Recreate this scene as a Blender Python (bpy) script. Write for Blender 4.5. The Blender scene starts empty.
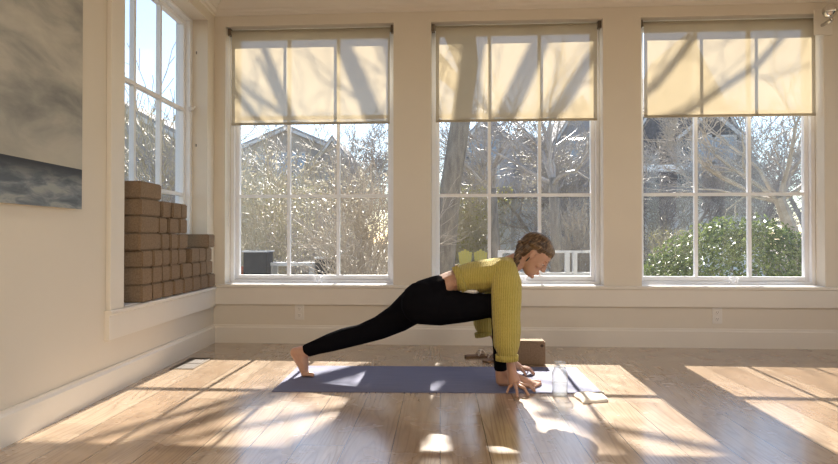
import bpy, math, random
from mathutils import Vector, Matrix, Quaternion
C = bpy.context.scene.collection
sc = bpy.context.scene
rnd = random.Random(7)
PI = math.pi

# ------------------------------------------------------------------ camera
CAM_H = 0.81; FPX = 605.0
YAW = math.radians(2.0); PIT = math.radians(0.57)
cF = Vector((-math.sin(YAW)*math.cos(PIT), math.cos(YAW)*math.cos(PIT), math.sin(PIT)))
cR = Vector((math.cos(YAW), math.sin(YAW), 0)); cU = cR.cross(cF)
cO = Vector((0, 0, CAM_H))
def at(x, y, Y):
    "world point seen at a pixel, at distance Y into the scene"
    d = cF*FPX + cR*(x-419) - cU*(y-232)
    return cO + d*(Y/d.y)
def onfloor(x, y, z=0.0):
    d = cF*FPX + cR*(x-419) - cU*(y-232)
    return cO + d*((z-CAM_H)/d.z)
cam = bpy.data.cameras.new('camera'); cam.sensor_width = 36; cam.lens = FPX*36/838
cam.clip_end = 400; cam.clip_start = 0.05
co = bpy.data.objects.new('camera', cam); C.objects.link(co); sc.camera = co
co.location = cO
co.matrix_world = Matrix.Translation(cO) @ Matrix((cR, cU, -cF)).transposed().to_4x4()

# ------------------------------------------------------------------ materials
def nn(t, kind, **kw):
    n = t.nodes.new(kind)
    for k, v in kw.items(): setattr(n, k, v)
    return n
def newmat(name):
    m = bpy.data.materials.new(name); m.use_nodes = True
    t = m.node_tree; b = t.nodes['Principled BSDF']
    return m, t, b
def ramp(t, fac, stops, interp='LINEAR'):
    r = nn(t, 'ShaderNodeValToRGB'); r.color_ramp.interpolation = interp
    e = r.color_ramp.elements
    while len(e) < len(stops): e.new(0.5)
    for i, (p, c) in enumerate(stops):
        e[i].position = p; e[i].color = (*c, 1) if len(c) == 3 else c
    t.links.new(fac, r.inputs[0]); return r.outputs[0]
def coords(t, scale=(1, 1, 1), rot=(0, 0, 0), kind='Object'):
    tc = nn(t, 'ShaderNodeTexCoord'); mp = nn(t, 'ShaderNodeMapping')
    mp.inputs['Scale'].default_value = scale; mp.inputs['Rotation'].default_value = rot
    t.links.new(tc.outputs[kind], mp.inputs[0]); return mp.outputs[0]
def noise(t, vec, scale, detail=3, rough=.5, dist=0):
    n = nn(t, 'ShaderNodeTexNoise'); n.inputs['Scale'].default_value = scale
    n.inputs['Detail'].default_value = detail; n.inputs['Roughness'].default_value = rough
    n.inputs['Distortion'].default_value = dist
    t.links.new(vec, n.inputs['Vector']); return n.outputs[0]
def bump(t, b, h, strength=.3, dist=.01):
    n = nn(t, 'ShaderNodeBump'); n.inputs['Strength'].default_value = strength
    n.inputs['Distance'].default_value = dist
    t.links.new(h, n.inputs['Height']); t.links.new(n.outputs[0], b.inputs['Normal'])
def mix(t, f, a, b2, mode='MIX'):
    n = nn(t, 'ShaderNodeMix', data_type='RGBA', blend_type=mode)
    for s, v in ((0, f), (6, a), (7, b2)):
        if isinstance(v, (int, float)): n.inputs[s].default_value = v
        elif isinstance(v, tuple): n.inputs[s].default_value = (*v, 1)
        else: t.links.new(v, n.inputs[s])
    return n.outputs[2]
def simple(name, c1, c2=None, rough=.6, scale=20, bmp=0, spec=.5, metal=0, stretch=(1, 1, 1), bdist=.005):
    m, t, b = newmat(name)
    b.inputs['Roughness'].default_value = rough; b.inputs['Metallic'].default_value = metal
    b.inputs['Specular IOR Level'].default_value = spec
    v = coords(t, stretch); n = noise(t, v, scale, 4, .6)
    col = ramp(t, n, [(.3, c1), (.7, c2 or c1)])
    t.links.new(col, b.inputs['Base Color'])
    if bmp: bump(t, b, n, bmp, bdist)
    return m
M = {}
M['wall'] = simple('wall_paint', (.74, .675, .575), (.76, .695, .595), .55, 3, .03, .3)
M['trim'] = simple('trim_paint', (.79, .74, .66), (.81, .76, .68), .35, 4, 0, .5)
M['ceil'] = simple('ceiling_paint', (.76, .70, .61), None, .7, 4, 0, .3)
M['frame'] = simple('window_white', (.85, .86, .89), (.87, .88, .90), .35, 5, 0, .5)
M['plastic'] = simple('outlet_plastic', (.80, .76, .70), None, .35, 5)
M['slot'] = simple('outlet_slot', (.08, .06, .05), None, .6, 5)
M['chrome'] = simple('chrome', (.75, .73, .7), None, .12, 5, metal=1)
M['bronze'] = simple('roller_metal', (.16, .13, .10), None, .4, 5, metal=.6)
M['cork'] = simple('cork', (.205, .14, .088), (.30, .215, .14), .85, 120, .3, .2, bdist=.002)
M['cork_dark'] = simple('cork_dark', (.13, .075, .04), (.20, .125, .07), .85, 120, .3, .2, bdist=.002)
M['logo'] = simple('cork_mark', (.06, .035, .02), None, .8, 20)
M['ext_trim'] = simple('exterior_white', (.55, .57, .6), (.5, .52, .56), .6, 3)
M['siding_grey'] = simple('siding_grey', (.30, .295, .32), (.38, .375, .40), .8, 6, stretch=(1, 1, 6))
M['siding_tan'] = simple('siding_tan', (.30, .275, .25), (.39, .36, .33), .8, 8, stretch=(1, 1, 5))
M['siding_blue'] = simple('siding_blue', (.78, .84, .9), (.84, .88, .93), .7, 5, stretch=(6, 6, 1))
M['roof_dark'] = simple('shingle_dark', (.075, .075, .085), (.14, .14, .155), .9, 9, .4)
M['roof_grey'] = simple('shingle_grey', (.24, .235, .25), (.34, .335, .35), .9, 9, .4)
M['pane_dark'] = simple('far_glass', (.22, .30, .42), (.3, .4, .52), .1, 1)
M['bark'] = simple('bark', (.15, .13, .11), (.31, .275, .23), .8, 14, .6, .4, stretch=(1, 1, .25), bdist=.02)
M['twig'] = simple('twig_bark', (.27, .235, .19), (.44, .39, .33), .55, 8, 0, .6)
M['twig_gold'] = simple('twig_golden', (.33, .29, .20), (.52, .46, .34), .5, 6, 0, .6)
M['twig_grey'] = simple('twig_grey', (.24, .22, .21), (.38, .36, .35), .5, 6, 0, .6)
M['dirt'] = simple('garden_soil', (.28, .25, .19), (.4, .36, .28), .95, 3, .4)
M['black_box'] = simple('planter_dark', (.015, .016, .018), (.03, .03, .03), .9, 8)
M['orange'] = simple('orange_plastic', (.6, .16, .06), None, .5, 8)
M['yellow'] = simple('yellow_paint', (.62, .50, .12), (.68, .56, .16), .5, 8)
M['peach'] = simple('peach_paint', (.65, .36, .18), (.7, .4, .22), .5, 8)
M['sandal'] = simple('sandal_sole', (.16, .10, .065), (.24, .16, .10), .7, 30)
M['strap'] = simple('sandal_strap', (.55, .50, .45), (.65, .6, .55), .6, 30)
M['cloth'] = simple('folded_cloth', (.66, .60, .52), (.75, .70, .62), .9, 60, .3, .2)
M['tee'] = simple('white_jersey', (.8, .78, .75), None, .8, 60)
M['earring'] = simple('earring_dark', (.02, .015, .01), None, .3, 5)
M['lip'] = simple('lip', (.50, .20, .15), None, .45, 30)
M['eye'] = simple('eye_white', (.75, .72, .68), None, .2, 5)
M['iris'] = simple('eye_iris', (.10, .07, .05), None, .2, 5)
M['lash'] = simple('lash_brow', (.12, .07, .04), None, .7, 5)
M['nail'] = simple('nail', (.66, .42, .34), None, .3, 5)

def leafmat(name, c1, c2, rough=.25):
    m, t, b = newmat(name)
    v = coords(t); n = noise(t, v, 30, 2)
    col = ramp(t, n, [(.35, c1), (.65, c2)])
    t.links.new(col, b.inputs['Base Color']); b.inputs['Roughness'].default_value = rough
    tr = nn(t, 'ShaderNodeBsdfTranslucent'); t.links.new(col, tr.inputs[0])
    mx = nn(t, 'ShaderNodeMixShader'); mx.inputs[0].default_value = .3
    t.links.new(b.outputs[0], mx.inputs[1]); t.links.new(tr.outputs[0], mx.inputs[2])
    t.links.new(mx.outputs[0], t.nodes['Material Output'].inputs[0]); return m
M['leaf'] = leafmat('glossy_leaf', (.04, .07, .02), (.19, .25, .08), .22)
M['leaf_dry'] = leafmat('dry_leaf', (.34, .30, .22), (.62, .58, .47), .4)
M['leaf_yellow'] = leafmat('yellow_leaf', (.22, .22, .06), (.36, .35, .12), .4)

def skinmat():
    m, t, b = newmat('skin')
    v = coords(t); n = noise(t, v, 18, 3)
    t.links.new(ramp(t, n, [(.3, (.47, .27, .185)), (.7, (.54, .32, .23))]), b.inputs['Base Color'])
    b.inputs['Roughness'].default_value = .45
    b.inputs['Subsurface Weight'].default_value = .12
    b.inputs['Subsurface Radius'].default_value = (.02, .008, .004); b.inputs['Subsurface Scale'].default_value = .3
    return m
M['skin'] = skinmat()
def hairmat():
    m, t, b = newmat('hair')
    v = coords(t, (1, 1, 1), (0, math.radians(35), 0))
    mp = nn(t, 'ShaderNodeMapping'); mp.inputs['Scale'].default_value = (25, 90, 160)
    t.links.new(v, mp.inputs[0])
    n = noise(t, mp.outputs[0], 1, 3)
    n2 = noise(t, v, 14, 2)
    c = ramp(t, n, [(.35, (.03, .016, .008)), (.55, (.09, .05, .024)), (.75, (.28, .18, .09))])
    t.links.new(mix(t, ramp(t, n2, [(.5, (0, 0, 0)), (.72, (.45, .45, .45))]), c, (.36, .24, .12)), b.inputs['Base Color'])
    b.inputs['Roughness'].default_value = .38
    bump(t, b, n, .6, .004); return m
M['hair'] = hairmat()
def legmat():
    m, t, b = newmat('black_leggings')
    b.inputs['Base Color'].default_value = (.006, .006, .008, 1); b.inputs['Roughness'].default_value = .95
    b.inputs['Specular IOR Level'].default_value = .03
    bump(t, b, noise(t, coords(t), 9, 3), .15, .01); return m
M['legging'] = legmat()
def knitmat():
    m, t, b = newmat('mustard_knit')
    v = coords(t)
    w = nn(t, 'ShaderNodeTexWave', wave_type='BANDS', bands_direction='X'); w.inputs['Scale'].default_value = 34
    w.inputs['Distortion'].default_value = 2.0; w.inputs['Detail'].default_value = 1; w.inputs['Detail Scale'].default_value = 3
    t.links.new(v, w.inputs['Vector'])
    w2 = nn(t, 'ShaderNodeTexWave', wave_type='BANDS', bands_direction='Z'); w2.inputs['Scale'].default_value = 45
    w2.inputs['Distortion'].default_value = 2.5; w2.inputs['Detail'].default_value = 1
    t.links.new(v, w2.inputs['Vector']); hh_ = nn(t, 'ShaderNodeMath', operation='MULTIPLY'); hh_.inputs[1].default_value = .3; t.links.new(w2.outputs[1], hh_.inputs[0])
    n = noise(t, v, 9, 3)
    h = nn(t, 'ShaderNodeMath', operation='ADD'); t.links.new(w.outputs[1], h.inputs[0]); t.links.new(hh_.outputs[0], h.inputs[1])
    c = ramp(t, n, [(.3, (.47, .385, .085)), (.7, (.57, .475, .13))])
    t.links.new(mix(t, .5, c, ramp(t, h.outputs[0], [(.2, (.34, .27, .05)), (.9, (.64, .54, .17))])), b.inputs['Base Color'])
    b.inputs['Roughness'].default_value = .95; b.inputs['Specular IOR Level'].default_value = .1
    b.inputs['Sheen Weight'].default_value = .2
    bump(t, b, h.outputs[0], .7, .005); return m
M['knit'] = knitmat()
def matmat():
    m, t, b = newmat('mat_rubber')
    v = coords(t, (1, 14, 1)); n = noise(t, v, 5, 3)
    t.links.new(ramp(t, n, [(.3, (.145, .155, .25)), (.7, (.18, .19, .29))]), b.inputs['Base Color'])
    b.inputs['Roughness'].default_value = .75; b.inputs['Specular IOR Level'].default_value = .2
    bump(t, b, noise(t, coords(t), 160, 2), .15, .001); return m
M['mat'] = matmat()

def floormat():
    m, t, b = newmat('oak_planks')
    tc = nn(t, 'ShaderNodeTexCoord'); sep = nn(t, 'ShaderNodeSeparateXYZ'); t.links.new(tc.outputs['Object'], sep.inputs[0])
    def mth(op, a, c=None):
        n = nn(t, 'ShaderNodeMath', operation=op)
        for i, v in enumerate((a, c)):
            if v is None: continue
            if isinstance(v, (int, float)): n.inputs[i].default_value = v
            else: t.links.new(v, n.inputs[i])
        return n.outputs[0]
    W = .185
    px = mth('DIVIDE', sep.outputs[0], W); pid = mth('FLOOR', px); fr = mth('SUBTRACT', px, pid)
    wn = nn(t, 'ShaderNodeTexWhiteNoise', noise_dimensions='1D'); t.links.new(pid, wn.inputs['W'])
    r = wn.outputs['Value']
    # plank ends
    py = mth('DIVIDE', mth('ADD', sep.outputs[1], mth('MULTIPLY', r, 7.3)), 2.6); pj = mth('FLOOR', py); frj = mth('SUBTRACT', py, pj)
    wn2 = nn(t, 'ShaderNodeTexWhiteNoise', noise_dimensions='2D'); cb = nn(t, 'ShaderNodeCombineXYZ')
    t.links.new(pid, cb.inputs[0]); t.links.new(pj, cb.inputs[1]); t.links.new(cb.outputs[0], wn2.inputs['Vector'])
    r2 = wn2.outputs['Value']
    e = mth('MINIMUM', mth('MULTIPLY', mth('MINIMUM', fr, mth('SUBTRACT', 1.0, fr)), W), mth('MULTIPLY', mth('MINIMUM', frj, mth('SUBTRACT', 1.0, frj)), 2.6))
    seam = mth('LESS_THAN', e, .0016)
    # cathedral grain
    cv = nn(t, 'ShaderNodeCombineXYZ')
    t.links.new(mth('ADD', sep.outputs[0], mth('MULTIPLY', r2, 31.0)), cv.inputs[0])
    t.links.new(mth('ADD', mth('MULTIPLY', sep.outputs[1], .065), mth('MULTIPLY', r2, 13.0)), cv.inputs[1])
    big = noise(t, cv.outputs[0], 7, 2, .5, .3)
    rings = mth('ABSOLUTE', mth('SINE', mth('MULTIPLY', big, 55.0)))
    cv2 = nn(t, 'ShaderNodeVectorMath', operation='MULTIPLY'); t.links.new(cv.outputs[0], cv2.inputs[0]); cv2.inputs[1].default_value = (1, 1, 1)
    fine = noise(t, cv2.outputs[0], 120, 3, .6)
    base = ramp(t, r2, [(0, (.35, .245, .16)), (.5, (.42, .31, .21)), (1, (.48, .375, .27))])
    g = mix(t, ramp(t, rings, [(0, (.55, .55, .55)), (.7, (0, 0, 0))]), base, (.22, .13, .075))
    g2 = mix(t, ramp(t, fine, [(.35, (.35, .35, .35)), (.65, (0, 0, 0))]), g, (.25, .16, .10))
    # knots
    vo = nn(t, 'ShaderNodeTexVoronoi'); vo.inputs['Scale'].default_value = 1
    kv = coords(t, (3.2, 1.1, 1)); t.links.new(kv, vo.inputs['Vector'])
    g3 = mix(t, ramp(t, vo.outputs[0], [(.03, (.8, .8, .8)), (.08, (0, 0, 0))]), g2, (.12, .07, .04))
    g4 = mix(t, seam, g3, (.06, .035, .02))
    t.links.new(g4, b.inputs['Base Color'])
    rr = noise(t, tc.outputs['Object'], 6, 3)
    t.links.new(ramp(t, rr, [(.3, (.20, .20, .20)), (.7, (.30, .30, .30))]), b.inputs['Roughness'])
    b.inputs['Specular IOR Level'].default_value = .5
    b.inputs['Coat Weight'].default_value = .8; b.inputs['Coat Roughness'].default_value = .16
    hgt = mth('SUBTRACT', mth('MULTIPLY', fine, .15), seam)
    bump(t, b, hgt, .10, .0015)
    return m
M['floor'] = floormat()

def thin(t, fr, ior):
    "same reflectance from either side of a thin pane"
    g = nn(t, 'ShaderNodeNewGeometry'); m = nn(t, 'ShaderNodeMapRange'); m.inputs[3].default_value = ior; m.inputs[4].default_value = 1/ior
    t.links.new(g.outputs['Backfacing'], m.inputs[0]); t.links.new(m.outputs[0], fr.inputs[0])
def glassmat():
    m = bpy.data.materials.new('window_glass'); m.use_nodes = True; t = m.node_tree; t.nodes.clear()
    o = nn(t, 'ShaderNodeOutputMaterial'); tr = nn(t, 'ShaderNodeBsdfTransparent'); gl = nn(t, 'ShaderNodeBsdfGlossy')
    gl.inputs['Roughness'].default_value = .02
    fr = nn(t, 'ShaderNodeFresnel'); thin(t, fr, 1.4)
    mx = nn(t, 'ShaderNodeMixShader'); t.links.new(fr.outputs[0], mx.inputs[0]); t.links.new(tr.outputs[0], mx.inputs[1]); t.links.new(gl.outputs[0], mx.inputs[2])
    du = nn(t, 'ShaderNodeBsdfTranslucent'); du.inputs[0].default_value = (.9, .92, 1, 1)
    m2 = nn(t, 'ShaderNodeMixShader'); m2.inputs[0].default_value = .011
    t.links.new(mx.outputs[0], m2.inputs[1]); t.links.new(du.outputs[0], m2.inputs[2]); t.links.new(m2.outputs[0], o.inputs[0])
    return m
M['glass'] = glassmat()
def bottlemat(name, tint, ior, gl_r=.03, frost=.03):
    m = bpy.data.materials.new(name); m.use_nodes = True; t = m.node_tree; t.nodes.clear()
    o = nn(t, 'ShaderNodeOutputMaterial'); tr = nn(t, 'ShaderNodeBsdfTransparent'); gl = nn(t, 'ShaderNodeBsdfGlossy')
    tr.inputs[0].default_value = (*tint, 1)
    gl.inputs['Roughness'].default_value = gl_r
    lw = nn(t, 'ShaderNodeFresnel'); thin(t, lw, ior)
    mx = nn(t, 'ShaderNodeMixShader'); t.links.new(lw.outputs[0], mx.inputs[0]); t.links.new(tr.outputs[0], mx.inputs[1]); t.links.new(gl.outputs[0], mx.inputs[2])
    df = nn(t, 'ShaderNodeBsdfTranslucent'); df.inputs[0].default_value = (.95, .97, 1, 1)
    m3 = nn(t, 'ShaderNodeMixShader'); m3.inputs[0].default_value = frost; t.links.new(mx.outputs[0], m3.inputs[1]); t.links.new(df.outputs[0], m3.inputs[2])
    t.links.new(m3.outputs[0], o.inputs[0]); return m
M['bottle'] = bottlemat('bottle_glass', (.96, .97, .975), 1.7, .05, .05)
M['water'] = bottlemat('water', (.985, .99, .99), 1.33)
def blindmat():
    m = bpy.data.materials.new('shade_fabric'); m.use_nodes = True; t = m.node_tree; t.nodes.clear()
    o = nn(t, 'ShaderNodeOutputMaterial')
    v = coords(t, (1, 1, 1)); n = noise(t, v, 3, 2)
    df = nn(t, 'ShaderNodeBsdfDiffuse'); tl = nn(t, 'ShaderNodeBsdfTranslucent'); tp = nn(t, 'ShaderNodeBsdfTransparent')
    t.links.new(ramp(t, n, [(.3, (.60, .55, .45)), (.7, (.64, .59, .49))]), df.inputs[0])
    t.links.new(ramp(t, n, [(.3, (.39, .32, .205)), (.7, (.44, .365, .24))]), tl.inputs[0])
    mx = nn(t, 'ShaderNodeMixShader'); mx.inputs[0].default_value = .42
    t.links.new(df.outputs[0], mx.inputs[1]); t.links.new(tl.outputs[0], mx.inputs[2])
    m2 = nn(t, 'ShaderNodeMixShader'); m2.inputs[0].default_value = .08
    t.links.new(mx.outputs[0], m2.inputs[1]); t.links.new(tp.outputs[0], m2.inputs[2])
    t.links.new(m2.outputs[0], o.inputs[0]); return m
M['blind'] = blindmat()
def paintmat(zh, vslope=0.0):
    m, t, b = newmat('seascape_paint')
    tc = nn(t, 'ShaderNodeTexCoord'); sep = nn(t, 'ShaderNodeSeparateXYZ'); t.links.new(tc.outputs['Object'], sep.inputs[0])
    mp = nn(t, 'ShaderNodeMapping'); mp.inputs['Scale'].default_value = (1, .9, 2.4); mp.inputs['Rotation'].default_value = (math.radians(8), 0, 0)
    t.links.new(tc.outputs['Object'], mp.inputs[0])
    n = noise(t, mp.outputs[0], 2.6, 5, .55, .4)
    sky = ramp(t, n, [(.30, (.20, .205, .20)), (.44, (.33, .325, .30)), (.56, (.47, .45, .40)), (.7, (.56, .54, .47))])
    mp2 = nn(t, 'ShaderNodeMapping'); mp2.inputs['Scale'].default_value = (1, 1.5, 6)
    t.links.new(tc.outputs['Object'], mp2.inputs[0])
    n2 = noise(t, mp2.outputs[0], 4, 5, .6, .5)
    sea = ramp(t, n2, [(.35, (.09, .11, .14)), (.5, (.17, .20, .23)), (.62, (.32, .34, .34))])
    mr = nn(t, 'ShaderNodeMapRange'); mr.inputs[1].default_value = zh-.09; mr.inputs[2].default_value = zh-.01
    t.links.new(sep.outputs[2], mr.inputs[0])
    sea2 = mix(t, mr.outputs[0], sea, (.022, .026, .038))
    gt = nn(t, 'ShaderNodeMath', operation='GREATER_THAN'); gt.inputs[1].default_value = zh
    t.links.new(sep.outputs[2], gt.inputs[0])
    mr2 = nn(t, 'ShaderNodeMapRange'); mr2.inputs[1].default_value = zh; mr2.inputs[2].default_value = zh+.16; mr2.inputs[3].default_value = .75; mr2.inputs[4].default_value = 0
    t.links.new(sep.outputs[2], mr2.inputs[0])
    sky2 = mix(t, mr2.outputs[0], sky, (.45, .43, .37))
    t.links.new(mix(t, gt.outputs[0], sea2, sky2), b.inputs['Base Color'])
    b.inputs['Roughness'].default_value = .5; bump(t, b, n2, .1, .003); return m

# ------------------------------------------------------------------ mesh helpers
class MB:
    def __init__(s): s.v = []; s.f = []
    def add(s, vs, fs):
        o = len(s.v); s.v += [tuple(v) for v in vs]; s.f += [tuple(i+o for i in f) for f in fs]; return s
    def box(s, a, b):
        x0, y0, z0 = a; x1, y1, z1 = b
        return s.add([(x0,y0,z0),(x1,y0,z0),(x1,y1,z0),(x0,y1,z0),(x0,y0,z1),(x1,y0,z1),(x1,y1,z1),(x0,y1,z1)],
              [(3,2,1,0),(4,5,6,7),(0,1,5,4),(1,2,6,5),(2,3,7,6),(3,0,4,7)])
    def tube(s, pts, rads, n=8, cap=True):
        pts = [Vector(p) for p in pts]; rings = []; ref = None
        for i, p in enumerate(pts):
            d = (pts[min(i+1, len(pts)-1)] - pts[max(i-1, 0)]).normalized()
            if ref is None: ref = d.orthogonal().normalized()
            a = (ref - d*ref.dot(d))
            a = a.normalized() if a.length > 1e-6 else d.orthogonal().normalized()
            ref = a; b = d.cross(a); r = rads[i] if hasattr(rads, '__len__') else rads
            rings.append([p + (a*math.cos(2*PI*k/n) + b*math.sin(2*PI*k/n))*r for k in range(n)])
        vs = [v for q in rings for v in q]; fs = []
        for i in range(len(pts)-1):
            for k in range(n): fs.append((i*n+k, i*n+(k+1) % n, (i+1)*n+(k+1) % n, (i+1)*n+k))
        if cap: fs.append(tuple(reversed(range(n)))); fs.append(tuple((len(pts)-1)*n+k for k in range(n)))
        return s.add(vs, fs)
    def lathe(s, prof, c=(0, 0, 0), n=24, ax='z'):
        vs = []; fs = []
        for r, z in prof:
            for k in range(n):
                x, y = r*math.cos(2*PI*k/n), r*math.sin(2*PI*k/n)
                p = (x, y, z) if ax == 'z' else (x, z, y)
                vs.append((c[0]+p[0], c[1]+p[1], c[2]+p[2]))
        for i in range(len(prof)-1):
            for k in range(n):
                q = (i*n+k, i*n+(k+1) % n, (i+1)*n+(k+1) % n, (i+1)*n+k)
                fs.append(q if ax == 'z' else q[::-1])
        return s.add(vs, fs)
    def ell(s, c, r, n=14, rot=None):
        c = Vector(c); vs = []; fs = []; m = n//2+1
        for i in range(1, m):
            th = PI*i/m
            for k in range(n):
                ph = 2*PI*k/n
                vs.append(Vector((r[0]*math.sin(th)*math.cos(ph), r[1]*math.sin(th)*math.sin(ph), r[2]*math.cos(th))))
        vs += [Vector((0, 0, r[2])), Vector((0, 0, -r[2]))]
        for i in range(m-2):
            for k in range(n): fs.append((i*n+k, (i+1)*n+k, (i+1)*n+(k+1) % n, i*n+(k+1) % n))
        T = (m-1)*n
        for k in range(n):
            fs.append((T, k, (k+1) % n)); fs.append((T+1, (m-2)*n+(k+1) % n, (m-2)*n+k))
        if rot is not None: vs = [rot @ v for v in vs]
        return s.add([c+v for v in vs], fs)
    def prism(s, poly, y0, y1):
        "poly in (x,z), extruded along y"
        n = len(poly); vs = [(x, y0, z) for x, z in poly] + [(x, y1, z) for x, z in poly]
        fs = [tuple(range(n)), tuple(reversed(range(n, 2*n)))]
        for k in range(n): fs.append((k, k+n, (k+1) % n+n, (k+1) % n))
        return s.add(vs, fs)
    def build(s, name, mat, parent=None, smooth=False, xf=None, bevel=0, segs=2):
        me = bpy.data.meshes.new(name)
        vs = s.v if xf is None else [tuple(xf @ Vector(v)) for v in s.v]
        me.from_pydata(vs, [], s.f); me.update()
        if isinstance(mat, str): mat = M[mat]
        me.materials.append(mat)
        if smooth: me.polygons.foreach_set('use_smooth', [True]*len(me.polygons))
        o = bpy.data.objects.new(name, me); C.objects.link(o)
        if parent: o.parent = parent
        if bevel:
            bv = o.modifiers.new('bevel', 'BEVEL'); bv.width = bevel; bv.segments = segs; bv.limit_method = 'ANGLE'
        return o
def tag(o, label=None, cat=None, group=None, kind=None):
    if label: o['label'] = label
    if cat: o['category'] = cat
    if group: o['group'] = group
    if kind: o['kind'] = kind
    return o
def empty(name, loc=(0, 0, 0), rz=0):
    o = bpy.data.objects.new(name, None); C.objects.link(o); o.location = loc; o.rotation_euler = (0, 0, rz)
    o.empty_display_size = .1; return o
def copy_tree(o, parent=None):
    c = o.copy(); C.objects.link(c); c.parent = parent
    for ch in [x for x in bpy.data.objects if x.parent == o]: copy_tree(ch, c)
    return c

# ------------------------------------------------------------------ room frames
# back wall frame: x along the wall from the left corner, y outwards, z up
OB = Vector((-1.76, 4.649, 0))
bu = Vector((.99964, -.0268, 0)); bn = Vector((.0268, .99964, 0))
XB = Matrix.Translation(OB) @ Matrix((bu, bn, Vector((0, 0, 1)))).transposed().to_4x4()
# left wall frame: x outwards (-X), y along the wall from the corner towards the camera
lv = Vector((.0242, -.9997, 0)); lm = Vector((-.9997, -.0242, 0))
XL = Matrix.Translation(OB) @ Matrix((lm, lv, Vector((0, 0, 1)))).transposed().to_4x4()
ZT = 2.46; ZS = .45; ZC = 2.74; TH = .24
wins = [(.088, 1.404), (1.692, 2.982), (3.262, 4.575)]
UMAX = 5.35
def wall_open(xf, umax, opens, axis):
    mb = MB()
    def bx(u0, u1, z0, z1):
        if axis == 'B': mb.box((u0, 0, z0), (u1, TH, z1))
        else: mb.box((0, u0, z0), (TH, u1, z1))
    u = -TH if axis == 'B' else 0
    bx(u, umax, -.02, ZS); bx(u, umax, ZT, ZC+.1)
    for a, b in opens: bx(u, a, ZS, ZT); u = b
    bx(u, umax, ZS, ZT); return mb
st = lambda o: tag(o, kind='structure')
st(wall_open(XB, UMAX, wins, 'B').build('wall_back', 'wall', xf=XB))
ZS = .434
st(wall_open(XL, 8.2, [(.145, 1.45)], 'L').build('wall_left', 'wall', xf=XL))
ZS = .45
XR = 3.55; YR = -3.4
wr = MB(); yy = YR
for a_, b_ in ((-3.0, -1.5), (-1.2, .5), (.8, 2.4), (2.7, 3.9)):
    wr.box((XR, yy, -.02), (XR+.2, a_, ZC+.1)); wr.box((XR, a_, -.02), (XR+.2, b_, ZS)); wr.box((XR, a_, ZT), (XR+.2, b_, ZC+.1)); yy = b_
wr.box((XR, yy, -.02), (XR+.2, 4.5, ZC+.1))
st(wr.build('wall_right', 'wall'))
st(MB().box((-2.2, YR-.2, -.02), (XR+.2, YR, ZC+.1)).build('wall_rear', 'wall'))
st(MB().box((-2.1, YR-.2, -.1), (XR+.2, 4.72, 0)).build('floor', 'floor'))
st(MB().box((-2.3, YR-.2, ZC), (XR+.25, 4.95, ZC+.1)).build('ceiling', 'ceil'))

# baseboards, ledge (stool + apron), crown along both walls
def strip(prof, u0, u1, xf, name, mat, axis, mit0=0, mit1=0):
    "prof: list of (into the room, z); mitre follows the projection at the corner end"
    mb = MB(); n = len(prof); vs = []
    for (p, z) in prof:
        a = u0 + p*mit0; vs.append((a, -p, z) if axis == 'B' else (-p, a, z))
    for (p, z) in prof:
        a = u1 - p*mit1; vs.append((a, -p, z) if axis == 'B' else (-p, a, z))
    fs = [tuple(range(n)), tuple(reversed(range(n, 2*n)))] + [(k, k+n, (k+1) % n+n, (k+1) % n) for k in range(n)]
    return st(mb.add(vs, fs).build(name, mat, xf=xf))
bprof = [(0, 0), (.02, 0), (.02, .118), (.012, .128), (.010, .14), (0, .14)]
strip(bprof, 0, UMAX, XB, 'baseboard_back', 'trim', 'B', 1)
strip(bprof, 0, 8.0, XL, 'baseboard_left', 'trim', 'L', 1)
cprof = [(0, 2.54), (.012, 2.54), (.014, 2.565), (.03, 2.575), (.034, 2.59), (.05, 2.61), (.075, 2.64), (.085, 2.66), (.105, 2.67), (.11, 2.70), (.12, 2.705), (.125, ZC), (0, ZC)]
strip(cprof, 0, UMAX, XB, 'trim_1', 'trim', 'B', 1)
strip(cprof, 0, 8.0, XL, 'trim_2', 'trim', 'L', 1)
aprof = [(0, .30), (.024, .30), (.024, .425), (.036, .432), (.036, .447), (.030, .452), (0, .452)]
strip(aprof, 0, UMAX, XB, 'trim_3', 'trim', 'B', 1)
strip([(p_, z_-.016) for p_, z_ in aprof], 0, 1.60, XL, 'trim_4', 'trim', 'L', 1)
# near side casing of the left window
st(MB().box((-.026, 1.45, .436), (0, 1.59, 2.54)).build('trim_5', 'trim', xf=XL, bevel=.003))

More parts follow.
